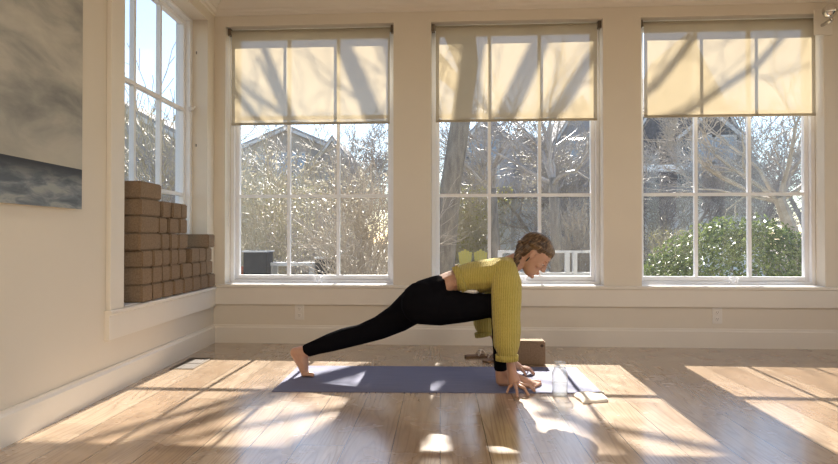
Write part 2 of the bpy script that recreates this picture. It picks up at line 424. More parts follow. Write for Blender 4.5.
# ------------------------------------------------------------------ windows
def window(idx, xf, u0, u1, axis, blind_bottom=None):
    def P(b, a, c):   # a=(u,d,z)
        if axis == 'B': b.box((a[0], a[1], a[2]), (c[0], c[1], c[2]))
        else: b.box((a[1], a[0], a[2]), (c[1], c[0], c[2]))
    root = st(empty('window_%d' % idx))
    sill = MB(); P(sill, (u0+.001, -.0, ZS+.001), (u1-.001, TH+.03, ZS+.006)); sill.build('window_sill', 'frame', root, xf=xf)
    fr = MB(); d0, d1 = .115, .225; j = .03; zt = ZT-.002; zb = ZS+.006
    P(fr, (u0+.001, d0, zb), (u0+j, d1, zt)); P(fr, (u1-j, d0, zb), (u1-.001, d1, zt))
    P(fr, (u0+j, d0, zb), (u1-j, d1, zb+.022)); P(fr, (u0+j, d0, zt-.02), (u1-j, d1, zt))
    fr.build('window_frame', 'frame', root, xf=xf, bevel=.002)
    s = .03; e0, e1 = .15, .195; a0, a1 = u0+j, u1-j; z0, z1 = zb+.022, zt-.02
    g0, g1 = a0+s, a1-s; h0, h1 = z0+.038, z1-.035
    sa = MB(); P(sa, (a0, e0, z0), (g0, e1, z1)); P(sa, (g1, e0, z0), (a1, e1, z1))
    P(sa, (g0, e0, z0), (g1, e1, h0)); P(sa, (g0, e0, h1), (g1, e1, z1))
    sa.build('sash', 'frame', root, xf=xf, bevel=.004)
    mu = MB(); w = .012
    for k in (1, 2):
        c = g0+(g1-g0)*k/3; P(mu, (c-w, .158, h0), (c+w, .19, h1))
        c = h0+(h1-h0)*k/3; P(mu, (g0, .157, c-w), (g1, .191, c+w))
    mu.build('muntin_grid', 'frame', root, xf=xf)
    for i in range(3):
        for q in range(3):
            p = MB(); x0 = g0+(g1-g0)*i/3; x1 = g0+(g1-g0)*(i+1)/3; y0 = h0+(h1-h0)*q/3; y1 = h0+(h1-h0)*(q+1)/3
            if axis == 'B': p.add([(x0+w, .174, y0+w), (x1-w, .174, y0+w), (x1-w, .174, y1-w), (x0+w, .174, y1-w)], [(0, 1, 2, 3)])
            else: p.add([(.174, x0+w, y0+w), (.174, x1-w, y0+w), (.174, x1-w, y1-w), (.174, x0+w, y1-w)], [(0, 1, 2, 3)])
            p.build('glass_pane', 'glass', root, xf=xf)
    if axis == 'B':      # folded crank handle standing on the sill
        c = u0+(u1-u0)*.54
        k = MB(); k.box((c-.03, .085, ZS+.006), (c+.03, .12, ZS+.022))
        k.tube([(c-.02, .10, ZS+.02), (c-.028, .09, ZS+.065)], [.008, .006], 8)
        k.tube([(c+.012, .10, ZS+.02), (c+.024, .085, ZS+.062)], [.013, .009], 8)
        k.build('crank_handle', 'frame', root, xf=xf, smooth=False)
    else:
        k = MB(); k.box((.10, .165, 1.76), (.125, .19, 1.79)); k.tube([(.10, .178, 1.775), (.085, .17, 1.80)], .006, 6)
        k.build('sash_latch', 'plastic', root, xf=xf)
        for z in (1.5, 2.2): MB().box((.08, .146, z), (.088, .15, z+.02)).build('screw_cover', 'bronze', root, xf=xf)
    return root
for i, (a, b) in enumerate(wins): window(i+1, XB, a, b, 'B')
ZS = .434
w4 = window(4, XL, .16, 1.385, 'L')
MB().box((.115, .1455, ZS+.006), (.225, .1605, ZT-.002)).build('window_frame', 'frame', w4, xf=XL); MB().box((.115, 1.3845, ZS+.006), (.225, 1.4495, ZT-.002)).build('window_frame', 'frame', w4, xf=XL)

ZS = .45
# roller shades (fabric, tube, bottom bar, brackets)
sh_lab = ['cream roller shade half lowered over the left one of the three big windows',
          'cream roller shade half lowered over the middle window behind the woman',
          'cream roller shade half lowered over the right window above the round green bush']
for i, (a, b) in enumerate(wins):
    zb = (1.700, 1.706, 1.722)[i]; dy = .062
    c = XB @ Vector(((a+b)/2, dy, 0))
    root = empty('roller_shade', c); root.rotation_euler = (0, 0, math.atan2(bu.y, bu.x))
    h = (b-a)/2
    tag(root, sh_lab[i], 'roller shade', 'roller shades in the three big windows')
    MB().tube([(-h+.028, 0, ZT-.03), (h-.028, 0, ZT-.03)], .018, 16).build('roller_tube', 'blind', root, True)
    f = MB(); n = 14
    f.add([(x, -.018, z) for x in (-h+.034, h-.034) for z in (ZT-.03, zb)], [(0, 1, 3, 2)]).build('shade_fabric', 'blind', root)
    MB().box((-h+.034, -.024, zb-.006), (h-.034, -.012, zb+.012)).build('bottom_bar', 'blind', root, bevel=.002)
    for s in (-1, 1):
        MB().box((s*(h-.014)-.012, -.022, ZT-.058), (s*(h-.014)+.012, .022, ZT-.002)).build('bracket', 'bronze', root, bevel=.003)
    if i == 0: MB().box((-h+.006, -.005, .9), (-h+.010, 0, ZT-.05)).build('pull_chain', 'plastic', root)
    if i == 2: MB().tube([(h-.03, -.01, zb), (h-.028, -.012, 1.2), (h-.032, -.012, .86)], .002, 5).build('pull_chain', 'plastic', root)

# ------------------------------------------------------------------ outlets
def outlet(xf, label):
    root = empty('wall_outlet'); root.matrix_world = xf
    tag(root, label, 'outlet', 'wall outlets')
    MB().box((-.036, -.006, -.058), (.036, -.0002, .058)).build('cover_plate', 'plastic', root, bevel=.002)
    for s in (-1, 1):
        r = MB().lathe([(.0, -.009), (.015, -.009), (.016, -.006)], (0, 0, s*.024), 16, 'y').build('receptacle', 'plastic', root)
        m = MB()
        m.box((-.007, -.0098, s*.024), (-.005, -.0089, s*.024+.008)); m.box((.005, -.0098, s*.024), (.007, -.0089, s*.024+.008)); m.box((-.002, -.0098, s*.024-.009), (.002, -.0089, s*.024-.005))
        m.build('socket_slot', 'slot', r)
    return root
outlet(XB @ Matrix.Translation((.678, 0, .24)), 'white wall outlet below the left big window, above the mat end')
outlet(XB @ Matrix.Translation((3.804, 0, .236)), 'white wall outlet below the right window with the green bush')
outlet(XL @ Matrix.Translation((0, 2.185, .243)) @ Matrix.Rotation(PI/2, 4, 'Z'), 'white wall outlet on the left wall below the seascape painting')

# floor vent near the left wall
vt = empty('floor_vent', (-1.60, 3.86, 0), math.radians(1.4)); tag(vt, 'bronze floor vent set in the boards beside the left baseboard', 'floor vent')
b = MB(); b.box((-.075, -.17, 0), (.075, -.155, .004)); b.box((-.075, .155, 0), (.075, .17, .004)); b.box((-.075, -.155, 0), (-.06, .155, .004)); b.box((.06, -.155, 0), (.075, .155, .004))
b.build('vent_frame', 'bronze', vt); MB().box((-.06, -.155, 0), (.06, .155, .0008)).build('vent_opening', 'slot', vt)
b = MB(); b.box((-.06, -.004, .001), (.06, .004, .0035))
for k in range(5): b.box((-.045+.0225*k-.0025, -.155, .001), (-.045+.0225*k+.0025, .155, .003))
b.build('vent_slats', 'bronze', vt)

# ------------------------------------------------------------------ painting on the left wall
pz0, pz1 = .945, 1.935; pa, pb = 1.865, 3.2
pr_ = empty('canvas_painting'); tag(pr_, 'large unframed canvas painting of a grey cloudy sky over dark sea, left wall', 'painting')
MB().box((-.032, pa, pz0), (-.030, pb, pz1)).build('painted_face', paintmat(1.131), pr_, xf=XL)
MB().box((-.030, pa+.0005, pz0+.0005), (-.002, pb-.0005, pz1-.0005)).build('canvas_edge', 'cloth', pr_, xf=XL)

# chrome ball sconce at the upper right
scn = empty('wall_sconce'); tag(scn, 'small round chrome wall lamp high beside the right window', 'wall lamp')
p = at(830, 11, 4.42); q = XB.inverted() @ p
MB().ell(q, (.05, .05, .05), 20).build('globe', 'chrome', scn, True, xf=XB)
b = MB(); b.box((q.x-.055, -.012, q.z-.14), (q.x+.075, 0, q.z+.05)); b.build('back_plate', 'trim', scn, xf=XB, bevel=.004)
MB().tube([(q.x, -.01, q.z-.07), (q.x, q.y-.02, q.z-.07), (q.x, q.y, q.z-.045)], .012, 10).build('arm', 'chrome', scn, True, xf=XB)

# ------------------------------------------------------------------ cork yoga blocks on the left sill
f0 = XL.inverted()
def block_mesh(w, l, h, name='yoga_block'):
    import bmesh
    me = bpy.data.meshes.new(name); bm = bmesh.new(); bmesh.ops.create_cube(bm, size=1)
    for v in bm.verts: v.co = Vector((v.co.x*l, v.co.y*w, (v.co.z+.5)*h))
    bmesh.ops.bevel(bm, geom=list(bm.edges), offset=.007, segments=2, affect='EDGES')
    bm.to_mesh(me); bm.free(); me.materials.append(M['cork']); return me
# edges of the room-side faces, as seen along each row, from the camera end to the corner
rows = [
 [(142, 152.3), (153.2, 163), (164, 173.6), (174.4, 183), (184, 192.2), (192.8, 200.4), (201, 208), (208.7, 215)],
 [(142, 152.3), (153, 162.6), (163.1, 171), (171.9, 180.8), (182, 191.4), (192.4, 199.9), (200.4, 206.6), (207, 213)],
 [(142.6, 153), (153.6, 162.4), (163.1, 170.4), (171, 178.2), (178.9, 186.4), (190, 198), (199, 205.6), (206.2, 212)],
 [(140.2, 161.3), (162.6, 170.4), (171, 178.2), (178.8, 187.4), (204.5, 211)],
 [(141, 159.2), (159.9, 168), (169.9, 179.3), (180.3, 187.4)],
 [(141.2, 161), (162.6, 171), (172.4, 180.8), (181.3, 187.4)],
 [(140.2, 161.9)],
]
rown = ['bottom', 'second', 'third', 'fourth', 'fifth', 'sixth', 'top']
ordn = ['nearest the camera', 'second from the near end', 'third from the near end', 'fourth from the near end', 'fifth from the near end', 'sixth from the near end', 'seventh from the near end', 'nearest the room corner']
BH = .0995; zb0 = .4415
mcache = {}
XF = -.030   # room-side faces stand this far into the room from the wall plane
def v_at(px):
    d = cF*FPX + cR*(px-419)
    o = f0 @ cO; dd = (f0 @ (cO+d)) - o
    return (o + dd*((XF-o.x)/dd.x)).y
for ri, row in enumerate(rows):
    for ci, (xa, xb) in enumerate(row):
        va, vb = v_at(xa), v_at(xb); w = max(abs(va-vb)-.0015, .06)
        off = rnd.uniform(-.005, .004); lng = .195
        if ri == 2 and ci == 5: off = -.012
        if ri == 3 and ci == 4: off = -.03
        hh = BH-.002
        key = round(w, 3)
        if key not in mcache: mcache[key] = block_mesh(w, lng, hh)
        o = bpy.data.objects.new('yoga_block', mcache[key]); C.objects.link(o)
        o.matrix_world = XL @ Matrix.Translation((XF+off+lng/2, (va+vb)/2, zb0+ri*BH)) @ Matrix.Rotation(rnd.uniform(-.006, .006), 4, 'Z')
        if ri == 6: lab = 'brown cork yoga block alone on top of the stack on the left sill'
        elif ri == 3 and ci == 4: lab = 'brown cork yoga block jutting out on top of the third row near the corner'
        else:
            pos = ordn[ci] if ci < len(row)-1 or ri == 3 else ('nearest the room corner' if ri < 3 else 'last towards the corner')
            lab = 'cork yoga block, %s row of the sill stack, %s' % (rown[ri], pos)
        tag(o, lab, 'yoga block', 'cork yoga blocks stacked on the left window sill')

# block on the floor by the wall
fb = empty('yoga_block'); tag(fb, 'brown cork yoga block standing on its side on the floor behind the hands', 'yoga block')
p0 = onfloor(545.8, 365.2)
me = block_mesh(.10, .23, .152); ob = bpy.data.objects.new('block_body', me); C.objects.link(ob); ob.parent = fb
fb.location = (p0.x-.116, p0.y+.05, .0005); fb.rotation_euler = (0, 0, math.radians(-1))
MB().lathe([(0, -.0508), (.009, -.0508), (.010, -.0500)], (.093, 0, .123), 20, 'y').build('round_mark', 'logo', fb)

# ------------------------------------------------------------------ yoga mat
ym = MB(); a = Vector((-.885, 3.165)); bb = Vector((.838, 3.185)); cc = Vector((.846, 3.815)); dd = Vector((-.893, 3.80))
N = 40; vs = []
for k in range(N+1):
    s = k/N; lo = a.lerp(bb, s); hi = dd.lerp(cc, s)
    for q in (lo, hi):
        zz = .0045 + (.006*max(0, (s-.97)/.03) if q is lo else 0)
        vs += [(q.x, q.y, zz), (q.x, q.y, max(zz-.0045, .0003))]
fs = []
for k in range(N):
    i = 4*k; j = i+4
    fs += [(i, j, j+2, i+2), (i+1, i+3, j+3, j+1), (i, i+1, j+1, j), (i+2, j+2, j+3, i+3)]
fs += [(0, 2, 3, 1), (4*N, 4*N+1, 4*N+3, 4*N+2)]
tag(ym.add(vs, fs).build('yoga_mat', 'mat'), 'blue grey yoga mat lying on the wooden floor under the woman', 'yoga mat')

# ------------------------------------------------------------------ water bottle
p0 = onfloor(561.2, 398.2); bt = empty('water_bottle', (p0.x, p0.y+.035, .0005)); tag(bt, 'clear glass bottle half full of water on the floor at the mat edge', 'bottle')
R = .040
MB().lathe([(0, .004), (R-.006, .003), (R, .009), (R, .118), (R-.003, .128), (R-.010, .137), (R-.013, .142), (R-.013, .150)], n=32).lathe([(R-.0155, .150), (R-.0155, .142), (R-.0125, .135), (R-.0055, .126), (R-.003, .117), (R-.003, .013), (0, .010)], n=32).build('bottle_body', 'bottle', bt, True)
MB().lathe([(0, .0105), (R-.0035, .0125), (R-.0035, .070), (0, .070)], n=32).build('water', 'water', bt, True)
MB().lathe([(0, .1505), (R-.016, .1505), (R-.012, .151), (R-.010, .157), (R-.010, .172), (R-.014, .178), (0, .178)], n=32).build('stopper_lid', 'bottle', bt, True)
MB().lathe([(R-.012, .139), (R-.0095, .142), (R-.0095, .148), (R-.012, .150)], n=32).build('neck_ring', 'bottle', bt, True)

# folded cloth
q = onfloor(590, 401); cl = MB(); nx, ny = 26, 14; vs = []
def clz(s, t_):
    return .010 + .010*math.sin(PI*min(1, max(0, t_)))**.5*(.6+.4*math.sin(3.1*s+1)) + .002*math.sin(9*s+5*t_) + .006*max(0, s-.8)/.2
pts = [onfloor(572, 394.5), onfloor(603, 392.5), onfloor(608, 402), onfloor(583, 404.5)]
for j in range(ny+1):
    for i in range(nx+1):
        s, t_ = i/nx, j/ny
        w = (pts[3].lerp(pts[2], s)).lerp(pts[0].lerp(pts[1], s), t_)
        e = min(s, 1-s, t_, 1-t_)
        vs.append((w.x+.004*math.sin(7*t_), w.y+.005*math.sin(6*s), clz(s, t_)*min(1, .35+e*6)+.001))
nb = len(vs)
vs += [(x, y, .0004) for x, y, z in vs]
fs = []
for j in range(ny):
    for i in range(nx):
        k = j*(nx+1)+i; fs.append((k, k+1, k+nx+2, k+nx+1)); fs.append((nb+k, nb+k+nx+1, nb+k+nx+2, nb+k+1))
for i in range(nx):
    fs.append((i, nb+i, nb+i+1, i+1)); k = ny*(nx+1)+i; fs.append((k, k+1, nb+k+1, nb+k))
for j in range(ny):
    k = j*(nx+1); fs.append((k, k+nx+1, nb+k+nx+1, nb+k)); k += nx; fs.append((k, nb+k, nb+k+nx+1, k+nx+1))
clo = cl.add(vs, fs).build('folded_cloth', 'cloth', None, True); tag(clo, 'cream folded cloth lying on the floor beside the glass bottle', 'cloth')

# sandals lying behind the mat
def sandal(loc, rz, label, tilt=0):
    r = empty('sandal', loc, rz); tag(r, label, 'sandal', 'pair of sandals behind the mat')
    prof = [(-.085, .022), (-.06, .030), (-.02, .026), (.03, .034), (.07, .032), (.095, .015)]
    b = MB(); vs = []; n = len(prof)
    for z in (0, .014):
        for x, w in prof: vs.append((x, -w, z))
        for x, w in reversed(prof): vs.append((x, w, z))
    m = 2*n; fs = [tuple(reversed(range(m))), tuple(range(m, 2*m))] + [(k, (k+1) % m, (k+1) % m+m, k+m) for k in range(m)]
    b.add(vs, fs).build('sole', 'sandal', r, bevel=.003)
    for x0, x1 in ((.00, .055), (.055, .00)):
        t2 = MB(); pp = []
        for k in range(9):
            a_ = PI*k/8; pp.append((x0+(x1-x0)*k/8, -.034*math.cos(a_), .012+.034*math.sin(a_)))
        t2.tube(pp, .006, 6).build('strap', 'strap', r, True)
    return r
s1 = onfloor(478, 357); sandal((s1.x-.005, s1.y, .0005), .25, 'brown slide sandal lying further left, behind the mat')
s2 = onfloor(488, 361); sandal((s2.x+.03, s2.y+.01, .0005), .9, 'brown sandal with pale crossed straps nearer the front shin, behind the mat')

# ------------------------------------------------------------------ the woman
def blob(chains, name, mat, voxel=.006, smooth=8, extra=None, parent=None, step=.35, sfac=.5):
    b = MB()
    for ch in chains:
        pts = [(Vector(p), (r if hasattr(r, '__len__') else (r, r, r))) for p, r in ch]
        for i in range(len(pts)-1):
            (p, r), (q2, s) = pts[i], pts[i+1]; d = (q2-p).length; st_ = max(2, int(d/(min(min(r), min(s))*step))+1)
            for k in range(st_):
                t_ = k/st_; b.ell(p.lerp(q2, t_), tuple(r[c]*(1-t_)+s[c]*t_ for c in range(3)), 12)
        b.ell(pts[-1][0], pts[-1][1], 12)
    if extra: extra(b)
    o = b.build(name, mat, parent)
    m = o.modifiers.new('remesh', 'REMESH'); m.mode = 'VOXEL'; m.voxel_size = voxel; m.use_smooth_shade = True
    m = o.modifiers.new('smooth', 'SMOOTH'); m.iterations = smooth; m.factor = sfac
    dg = bpy.context.evaluated_depsgraph_get(); dg.update()
    me = bpy.data.meshes.new_from_object(o.evaluated_get(dg)); o.modifiers.clear(); o.data = me
    me.polygons.foreach_set('use_smooth', [True]*len(me.polygons))
    return o
Y0 = 3.42
hipR = at(424, 302, 3.35); kneeR = at(506, 304, 3.33); ankR = at(501.5, 371, 3.33)
hipL = at(418, 303, 3.50); kneeL = at(362, 334, 3.52); ankL = at(302.5, 352, 3.52)
wom = empty('person', (onfloor(430, 380).x, 3.42, 0))
tag(wom, 'woman in mustard knit sweater and black leggings holding a low lunge on the mat', 'person')
IW = Matrix.Translation(-wom.location)
def loc(p): return Vector(p) - wom.location
def chn(*nodes): return [(loc(p), r) for p, r in nodes]

# head frame
hc = at(534.3, 252.8, 3.42); th = math.radians(43)
hx = Vector((math.cos(th), 0, -math.sin(th))); hz = Vector((math.sin(th), 0, math.cos(th))); hy = Vector((0, 1, 0))
# slight turn of the head towards the camera
HM = Matrix.Translation(loc(hc)) @ Matrix((hx, hy, hz)).transposed().to_4x4() @ Matrix.Rotation(math.radians(-6), 4, 'Z')
def H(p): return HM @ Vector(p)
def head_extra(b):
    rings = [  # z, front x, back x, half width
     (.102, .010, -.022, .014), (.096, .040, -.055, .042), (.082, .064, -.075, .059), (.060, .082, -.090, .070), (.035, .092, -.097, .075),
     (.010, .096, -.097, .0755), (-.012, .093, -.092, .074), (-.030, .089, -.082, .071), (-.048, .088, -.066, .068), (-.066, .088, -.045, .064),
     (-.082, .087, -.020, .058), (-.098, .084, .000, .050), (-.112, .078, .018, .036), (-.121, .068, .035, .018)]
    n = 36; vs = []; fs = []
    for z, fx, bx, hw in rings:
        for k in range(n):
            a_ = 2*PI*k/n; cx = (fx+bx)/2; rx = (fx-bx)/2
            ex = .92
            x = cx + rx*math.copysign(abs(math.cos(a_))**ex, math.cos(a_)); y = hw*math.copysign(abs(math.sin(a_))**ex, math.sin(a_))
            # jaw narrows to the front
            if z < -.03 and x > 0: y *= 1 - .35*(x/.09)*min(1, (-.03-z)/.06)
            # eye sockets
            d = math.hypot((abs(y)-.032)/.020, (z+.012)/.016)
            if x > 0 and d < 1: x -= .012*(1-d*d)
            vs.append(H((x, y, z)))
    for i in range(len(rings)-1):
        for k in range(n): fs.append((i*n+k, (i+1)*n+k, (i+1)*n+(k+1) % n, i*n+(k+1) % n))
    fs.append(tuple(range(n))); fs.append(tuple(reversed([(len(rings)-1)*n+k for k in range(n)])))
    b.add(vs, fs)
    R3 = HM.to_3x3()
    def e(c, r, rot=None): b.ell(H(c), r, 12, R3 @ (rot or Matrix.Identity(3)))
    for k in range(8):      # nose bridge down to the tip
        t_ = k/7; e((.090+.016*t_, 0, -.006-.034*t_), (.010, .0065+.004*t_, .011))
    e((.106, 0, -.041), (.009, .010, .008)); e((.096, .011, -.044), (.009, .007, .007)); e((.096, -.011, -.044), (.009, .007, .007))
    e((.090, 0, -.068), (.009, .020, .007)); e((.089, 0, -.077), (.008, .017, .006)); e((.080, 0, -.106), (.013, .016, .012))
    for s in (-1, 1):       # brow ridge, cheeks
        e((.084, s*.030, .004), (.010, .022, .007)); e((.060, s*.042, -.040), (.020, .020, .020))
        # ear
        rot = Matrix.Rotation(s*.35, 3, 'Z')
        e((-.002, s*.080, -.020), (.016, .009, .030), rot); e((-.004, s*.086, -.008), (.018, .006, .017), rot)
nb_ = at(510, 265, 3.42)
neck = chn((nb_, (.055, .06, .055)), (nb_.lerp(hc, .5)+Vector((-.012, 0, -.005)), (.050, .052, .05)), (hc+Vector((-.02, 0, -.04)), (.055, .055, .05)))

def hand(wrist, tips, palm_r, base, spread):
    "five fingers: chains from the palm through bent knuckles to tips; first is the thumb"
    out = []
    pc = base
    out.append(chn((wrist, (.024, .026, .024)), (wrist.lerp(pc, .45), (.026, .032, .020)), (pc, palm_r)))
    for i, (kn, tip, r) in enumerate(tips):
        mid = kn.lerp(tip, .5) + Vector((0, 0, .012 if i else .006))
        out.append(chn((pc.lerp(kn, .4), r*1.35), (kn, r*1.15), (mid, r), (tip+Vector((0, 0, 0)), r*.85)))
    return out
shR = at(508, 272, 3.27); elR = at(507, 320, 3.22); wrR = at(510.5, 364, 3.22)
shL = at(508, 271, 3.57); elL = at(487, 322, 3.60); wrL = at(512, 361, 3.60)
z_ = .010
pR = Vector((at(514, 379, 3.22).x, 3.215, .052))
def fl(x, y, z=.009): return onfloor(x, y, z)
knuR = [ (fl(521, 385.5, .04), fl(534, 388.5), .0095),   # thumb, far side, reaching forward
         (fl(523, 384.5, .046), fl(534.5, 391), .0085),
         (fl(520.5, 386.5, .044), fl(528.5, 395), .0088),
         (fl(516, 387.5, .042), fl(517.5, 396.5), .0082),
         (fl(511, 386, .036), fl(507, 392.5), .0075)]
handR = hand(wrR, knuR, (.036, .034, .020), pR, 1)
pL = Vector((at(517, 369, 3.60).x, 3.60, .05))
tl = [(.045, -.045, 0), (.095, -.02, 0), (.102, .008, 0), (.095, .034, 0), (.072, .058, 0)]
knuL = []
for i, (dx, dy, _) in enumerate(tl):
    knuL.append((pL+Vector((dx*.45, dy*.7, -.008)), Vector((pL.x+dx, pL.y+dy, .010)), (.0095, .0085, .0088, .0082, .0075)[i]))
handL = hand(wrL, knuL, (.034, .036, .019), pL, 1)

# feet
def foot_flat(ank, toe_dir, heel, length=.235, side=1):
    out = []; d = toe_dir.normalized(); s = Vector((-d.y, d.x, 0))*side
    h = Vector((heel.x, heel.y, 0))
    out.append(chn((ank+Vector((0, 0, .02)), .036), (ank+Vector((0, 0, -.01)), .036), (h+d*.02+Vector((0, 0, .030)), (.034, .031, .028))))
    out.append(chn((ank, .033), (h+d*.10+Vector((0, 0, .045)), (.034, .034, .028)), (h+d*.15+Vector((0, 0, .028)), (.034, .040, .019)), (h+d*.175+Vector((0, 0, .020)), (.026, .042, .015))))
    out.append(chn((h+d*.02+Vector((0, 0, .028)), (.032, .030, .026)), (h+d*.10+s*.012+Vector((0, 0, .022)), (.034, .032, .020)), (h+d*.17+Vector((0, 0, .018)), (.030, .042, .014))))
    for i in range(5):
        o_ = (i-2)*.0165; ln = (.235, .240, .232, .222, .208)[i]*length/.24; r = (.0125, .0085, .008, .0078, .0075)[i]
        out.append(chn((h+d*.17-s*o_+Vector((0, 0, .018)), r*1.3), (h+d*(ln-.022)-s*o_*1.12+Vector((0, 0, r+.006)), r), (h+d*(ln-.004)-s*o_*1.15+Vector((0, 0, r+.004)), r)))
    return out
heelR = onfloor(497.8, 385); heelR.y = 3.325
footR = foot_flat(Vector((ankR.x, ankR.y, .085)), Vector((1, -.02, 0)), heelR+Vector((.0, 0, 0)), side=1)
# back foot: up on the ball, sole facing away from the front
ball = onfloor(304.3, 376.5); ball.y = 3.52; ball.z = .022
hL = at(294.3, 352.6, 3.52)
footL = [chn((ankL+Vector((.02, 0, -.002)), .036), (ankL, .036), (hL+Vector((.006, 0, 0)), (.030, .030, .032))),
         chn((ankL+Vector((-.004, 0, -.01)), .034), (ankL.lerp(ball, .5)+Vector((.006, 0, 0)), (.026, .034, .03)), (ball+Vector((.004, 0, .014)), (.020, .040, .024))),
         chn((hL+Vector((.004, 0, 0)), (.028, .029, .030)), (hL.lerp(ball, .5)+Vector((.004, 0, 0)), (.020, .030, .03)), (ball+Vector((0, 0, .006)), (.020, .040, .020)))]
for i in range(5):
    o_ = (i-2)*.0165; ln = (.052, .054, .050, .044, .038)[i]; r = (.0115, .0085, .008, .0075, .0072)[i]
    b0 = ball + Vector((.004, o_, .002))
    footL.append(chn((b0, r*1.5), (Vector((b0.x+ln*.55, b0.y, r+.010)), r*1.05), (Vector((b0.x+ln, b0.y, r+.0055)), r)))

# body: one continuous surface from head to toes
pel = at(432, 294, Y0); wst = at(452, 282, Y0); che = at(482, 277, Y0); ubk = at(503, 270, Y0)
body_ch = [chn((pel, (.085, .135, .085)), (wst, (.058, .115, .066)), (che, (.07, .125, .078)), (ubk, (.055, .135, .07)), (nb_, (.05, .07, .05))),
    chn((ubk+Vector((0, -.06, 0)), .055), (shR+Vector((-.01, .02, 0)), .048), (elR, .034), (wrR, .023)),
    chn((ubk+Vector((0, .06, 0)), .055), (shL+Vector((-.01, -.02, 0)), .048), (elL, .034), (wrL, .023)),
    chn((hipR, .075), (hipR.lerp(kneeR, .5), .060), (kneeR, .048), (kneeR.lerp(ankR, .35)+Vector((-.012, 0, 0)), .046), (ankR, .032), (Vector((ankR.x, ankR.y, .085)), .034)),
    chn((hipL, .07), (at(399.5, 317, 3.51), .062), (at(380, 327.5, 3.52), .052), (kneeL, .046), (kneeL.lerp(ankL, .4)+Vector((0, 0, .006)), .045), (ankL, .034)),
    neck] + handR + handL + footR + footL
body = blob(body_ch, 'body', 'skin', .0034, 5, head_extra, wom, .3)

# leggings
wb = at(444, 286, Y0)
legs = [chn((wb, (.042, .128, .068)), (at(436, 291, Y0), (.075, .150, .088)), (at(425, 300, Y0), (.105, .155, .118))),
    chn((at(421, 303, 3.34), (.115, .10, .120)), (at(440, 307, 3.34), (.105, .092, .104)), (at(462, 307, 3.335), .088), (at(485, 306, 3.33), .070), (kneeR, .060), (at(502.5, 323, 3.33), (.064, .058, .06)), (at(501, 345, 3.33), .048), (at(501, 362, 3.33), .042), (at(501.3, 366.5, 3.33), .042)),
    chn((at(419, 302, 3.50), (.108, .095, .108)), (at(399.5, 317, 3.51), (.088, .085, .086)), (at(380, 327.5, 3.52), .070), (kneeL, .060), (at(345, 338, 3.52), .061), (at(332, 342, 3.52), .056), (at(316, 347.3, 3.52), .044), (at(307.5, 350.3, 3.52), .040))]
blob(legs, 'leggings', 'legging', .006, 10, None, wom, .3)
# waistband fold
MBw = []
# sweater with ribbed hem and cuffs
def hem_extra(b): pass
h0_ = at(461.5, 279.5, Y0)
sw = [chn((h0_, (.052, .150, .082)), (at(470, 277.5, Y0), (.07, .168, .088)), (at(482, 276.5, Y0), (.085, .175, .095)), (at(495, 274, Y0), (.085, .175, .092)), (at(506, 270, Y0), (.062, .165, .075)), (at(510.5, 265.5, Y0), (.040, .085, .052))),
    chn((at(504, 274, 3.31), (.08, .07, .085)), (at(506.5, 285, 3.26), (.085, .072, .08)), (at(506.5, 300, 3.235), (.083, .075, .08)), (at(506, 315, 3.225), (.078, .074, .08)), (at(507, 330, 3.22), (.077, .074, .07)), (at(506.5, 343, 3.22), (.073, .07, .055)), (at(507, 350, 3.22), (.060, .058, .03)), (at(507.3, 355, 3.22), (.050, .050, .022))),
    chn((at(504, 274, 3.53), (.08, .07, .085)), (at(499, 290, 3.57), (.078, .07, .08)), (at(491, 310, 3.60), (.080, .074, .06)), (at(486, 322, 3.60), (.078, .07, .055)), (at(486, 329, 3.60), (.064, .06, .03)))]
swo = blob(sw, 'sweater', 'knit', .006, 8, None, wom, .3)
# ribbed bands
def ribband(center, axis, ra, rb, width, n, name, tube=.006):
    ax = Vector(axis).normalized(); y_ = Vector((0, 1, 0)); y_ = (y_-ax*y_.dot(ax)).normalized(); x_ = y_.cross(ax)
    b = MB()
    for k in range(n):
        a_ = 2*PI*k/n; p = center + x_*ra*math.cos(a_) + y_*rb*math.sin(a_)
        b.tube([loc(p-ax*width/2), loc(p+ax*width/2)], tube, 6)
    return b.build(name, 'knit', wom, True)
ribband(at(506.8, 357.5, 3.22), (0, 0, 1), .055, .052, .030, 34, 'sleeve_cuff', .0062)
ribband(at(485.5, 333, 3.60), (.25, 0, -1), .060, .055, .026, 34, 'sleeve_cuff', .0062)
ribband(at(460.5, 280.3, Y0), (1, 0, .42), .078, .148, .036, 64, 'sweater_hem', .0075)
# white undershirt peeking below the hem
tee = [chn((at(463, 289.5, 3.40), (.035, .10, .024)), (at(473, 290, 3.40), (.04, .11, .03)))]
blob(tee, 'undershirt', 'tee', .006, 4, None, wom)

# hair: cap, side sweep, braid
def hair_extra(b):
    R3 = HM.to_3x3()
    def e(c, r, rot=None): b.ell(H(c), r, 16, R3 @ (rot or Matrix.Identity(3)))
    e((-.014, 0, .026), (.100, .082, .086)); e((-.042, 0, -.006), (.062, .078, .078)); e((.028, 0, .050), (.067, .070, .053)); e((.042, 0, .054), (.050, .062, .040)); e((.0, 0, .072), (.066, .062, .042))
    for s in (-1, 1):
        for k in range(7):   # swept strands from the forehead over the ear to the back
            t_ = k/6; e((.068-.115*t_, s*(.050+.028*math.sin(PI*min(1, t_*1.1)*.55)), .046-.020*t_), (.019, .012, .017))
    # braid: starts at the back above the nape and falls beside the neck, near side
    for k in range(9):
        t_ = k/8; w = .017+.005*math.sin(t_*PI)-.006*t_
        side = .007*(1 if k % 2 else -1)
        e((-.090+.058*t_+side, -.048-.022*t_, -.016-.105*t_), (w, w, .013+.004*math.sin(t_*PI)))
        e((-.090+.058*t_-side, -.056-.022*t_, -.022-.105*t_), (w*.8, w*.8, .011))
    e((-.026, -.078, -.138), (.009, .009, .020))
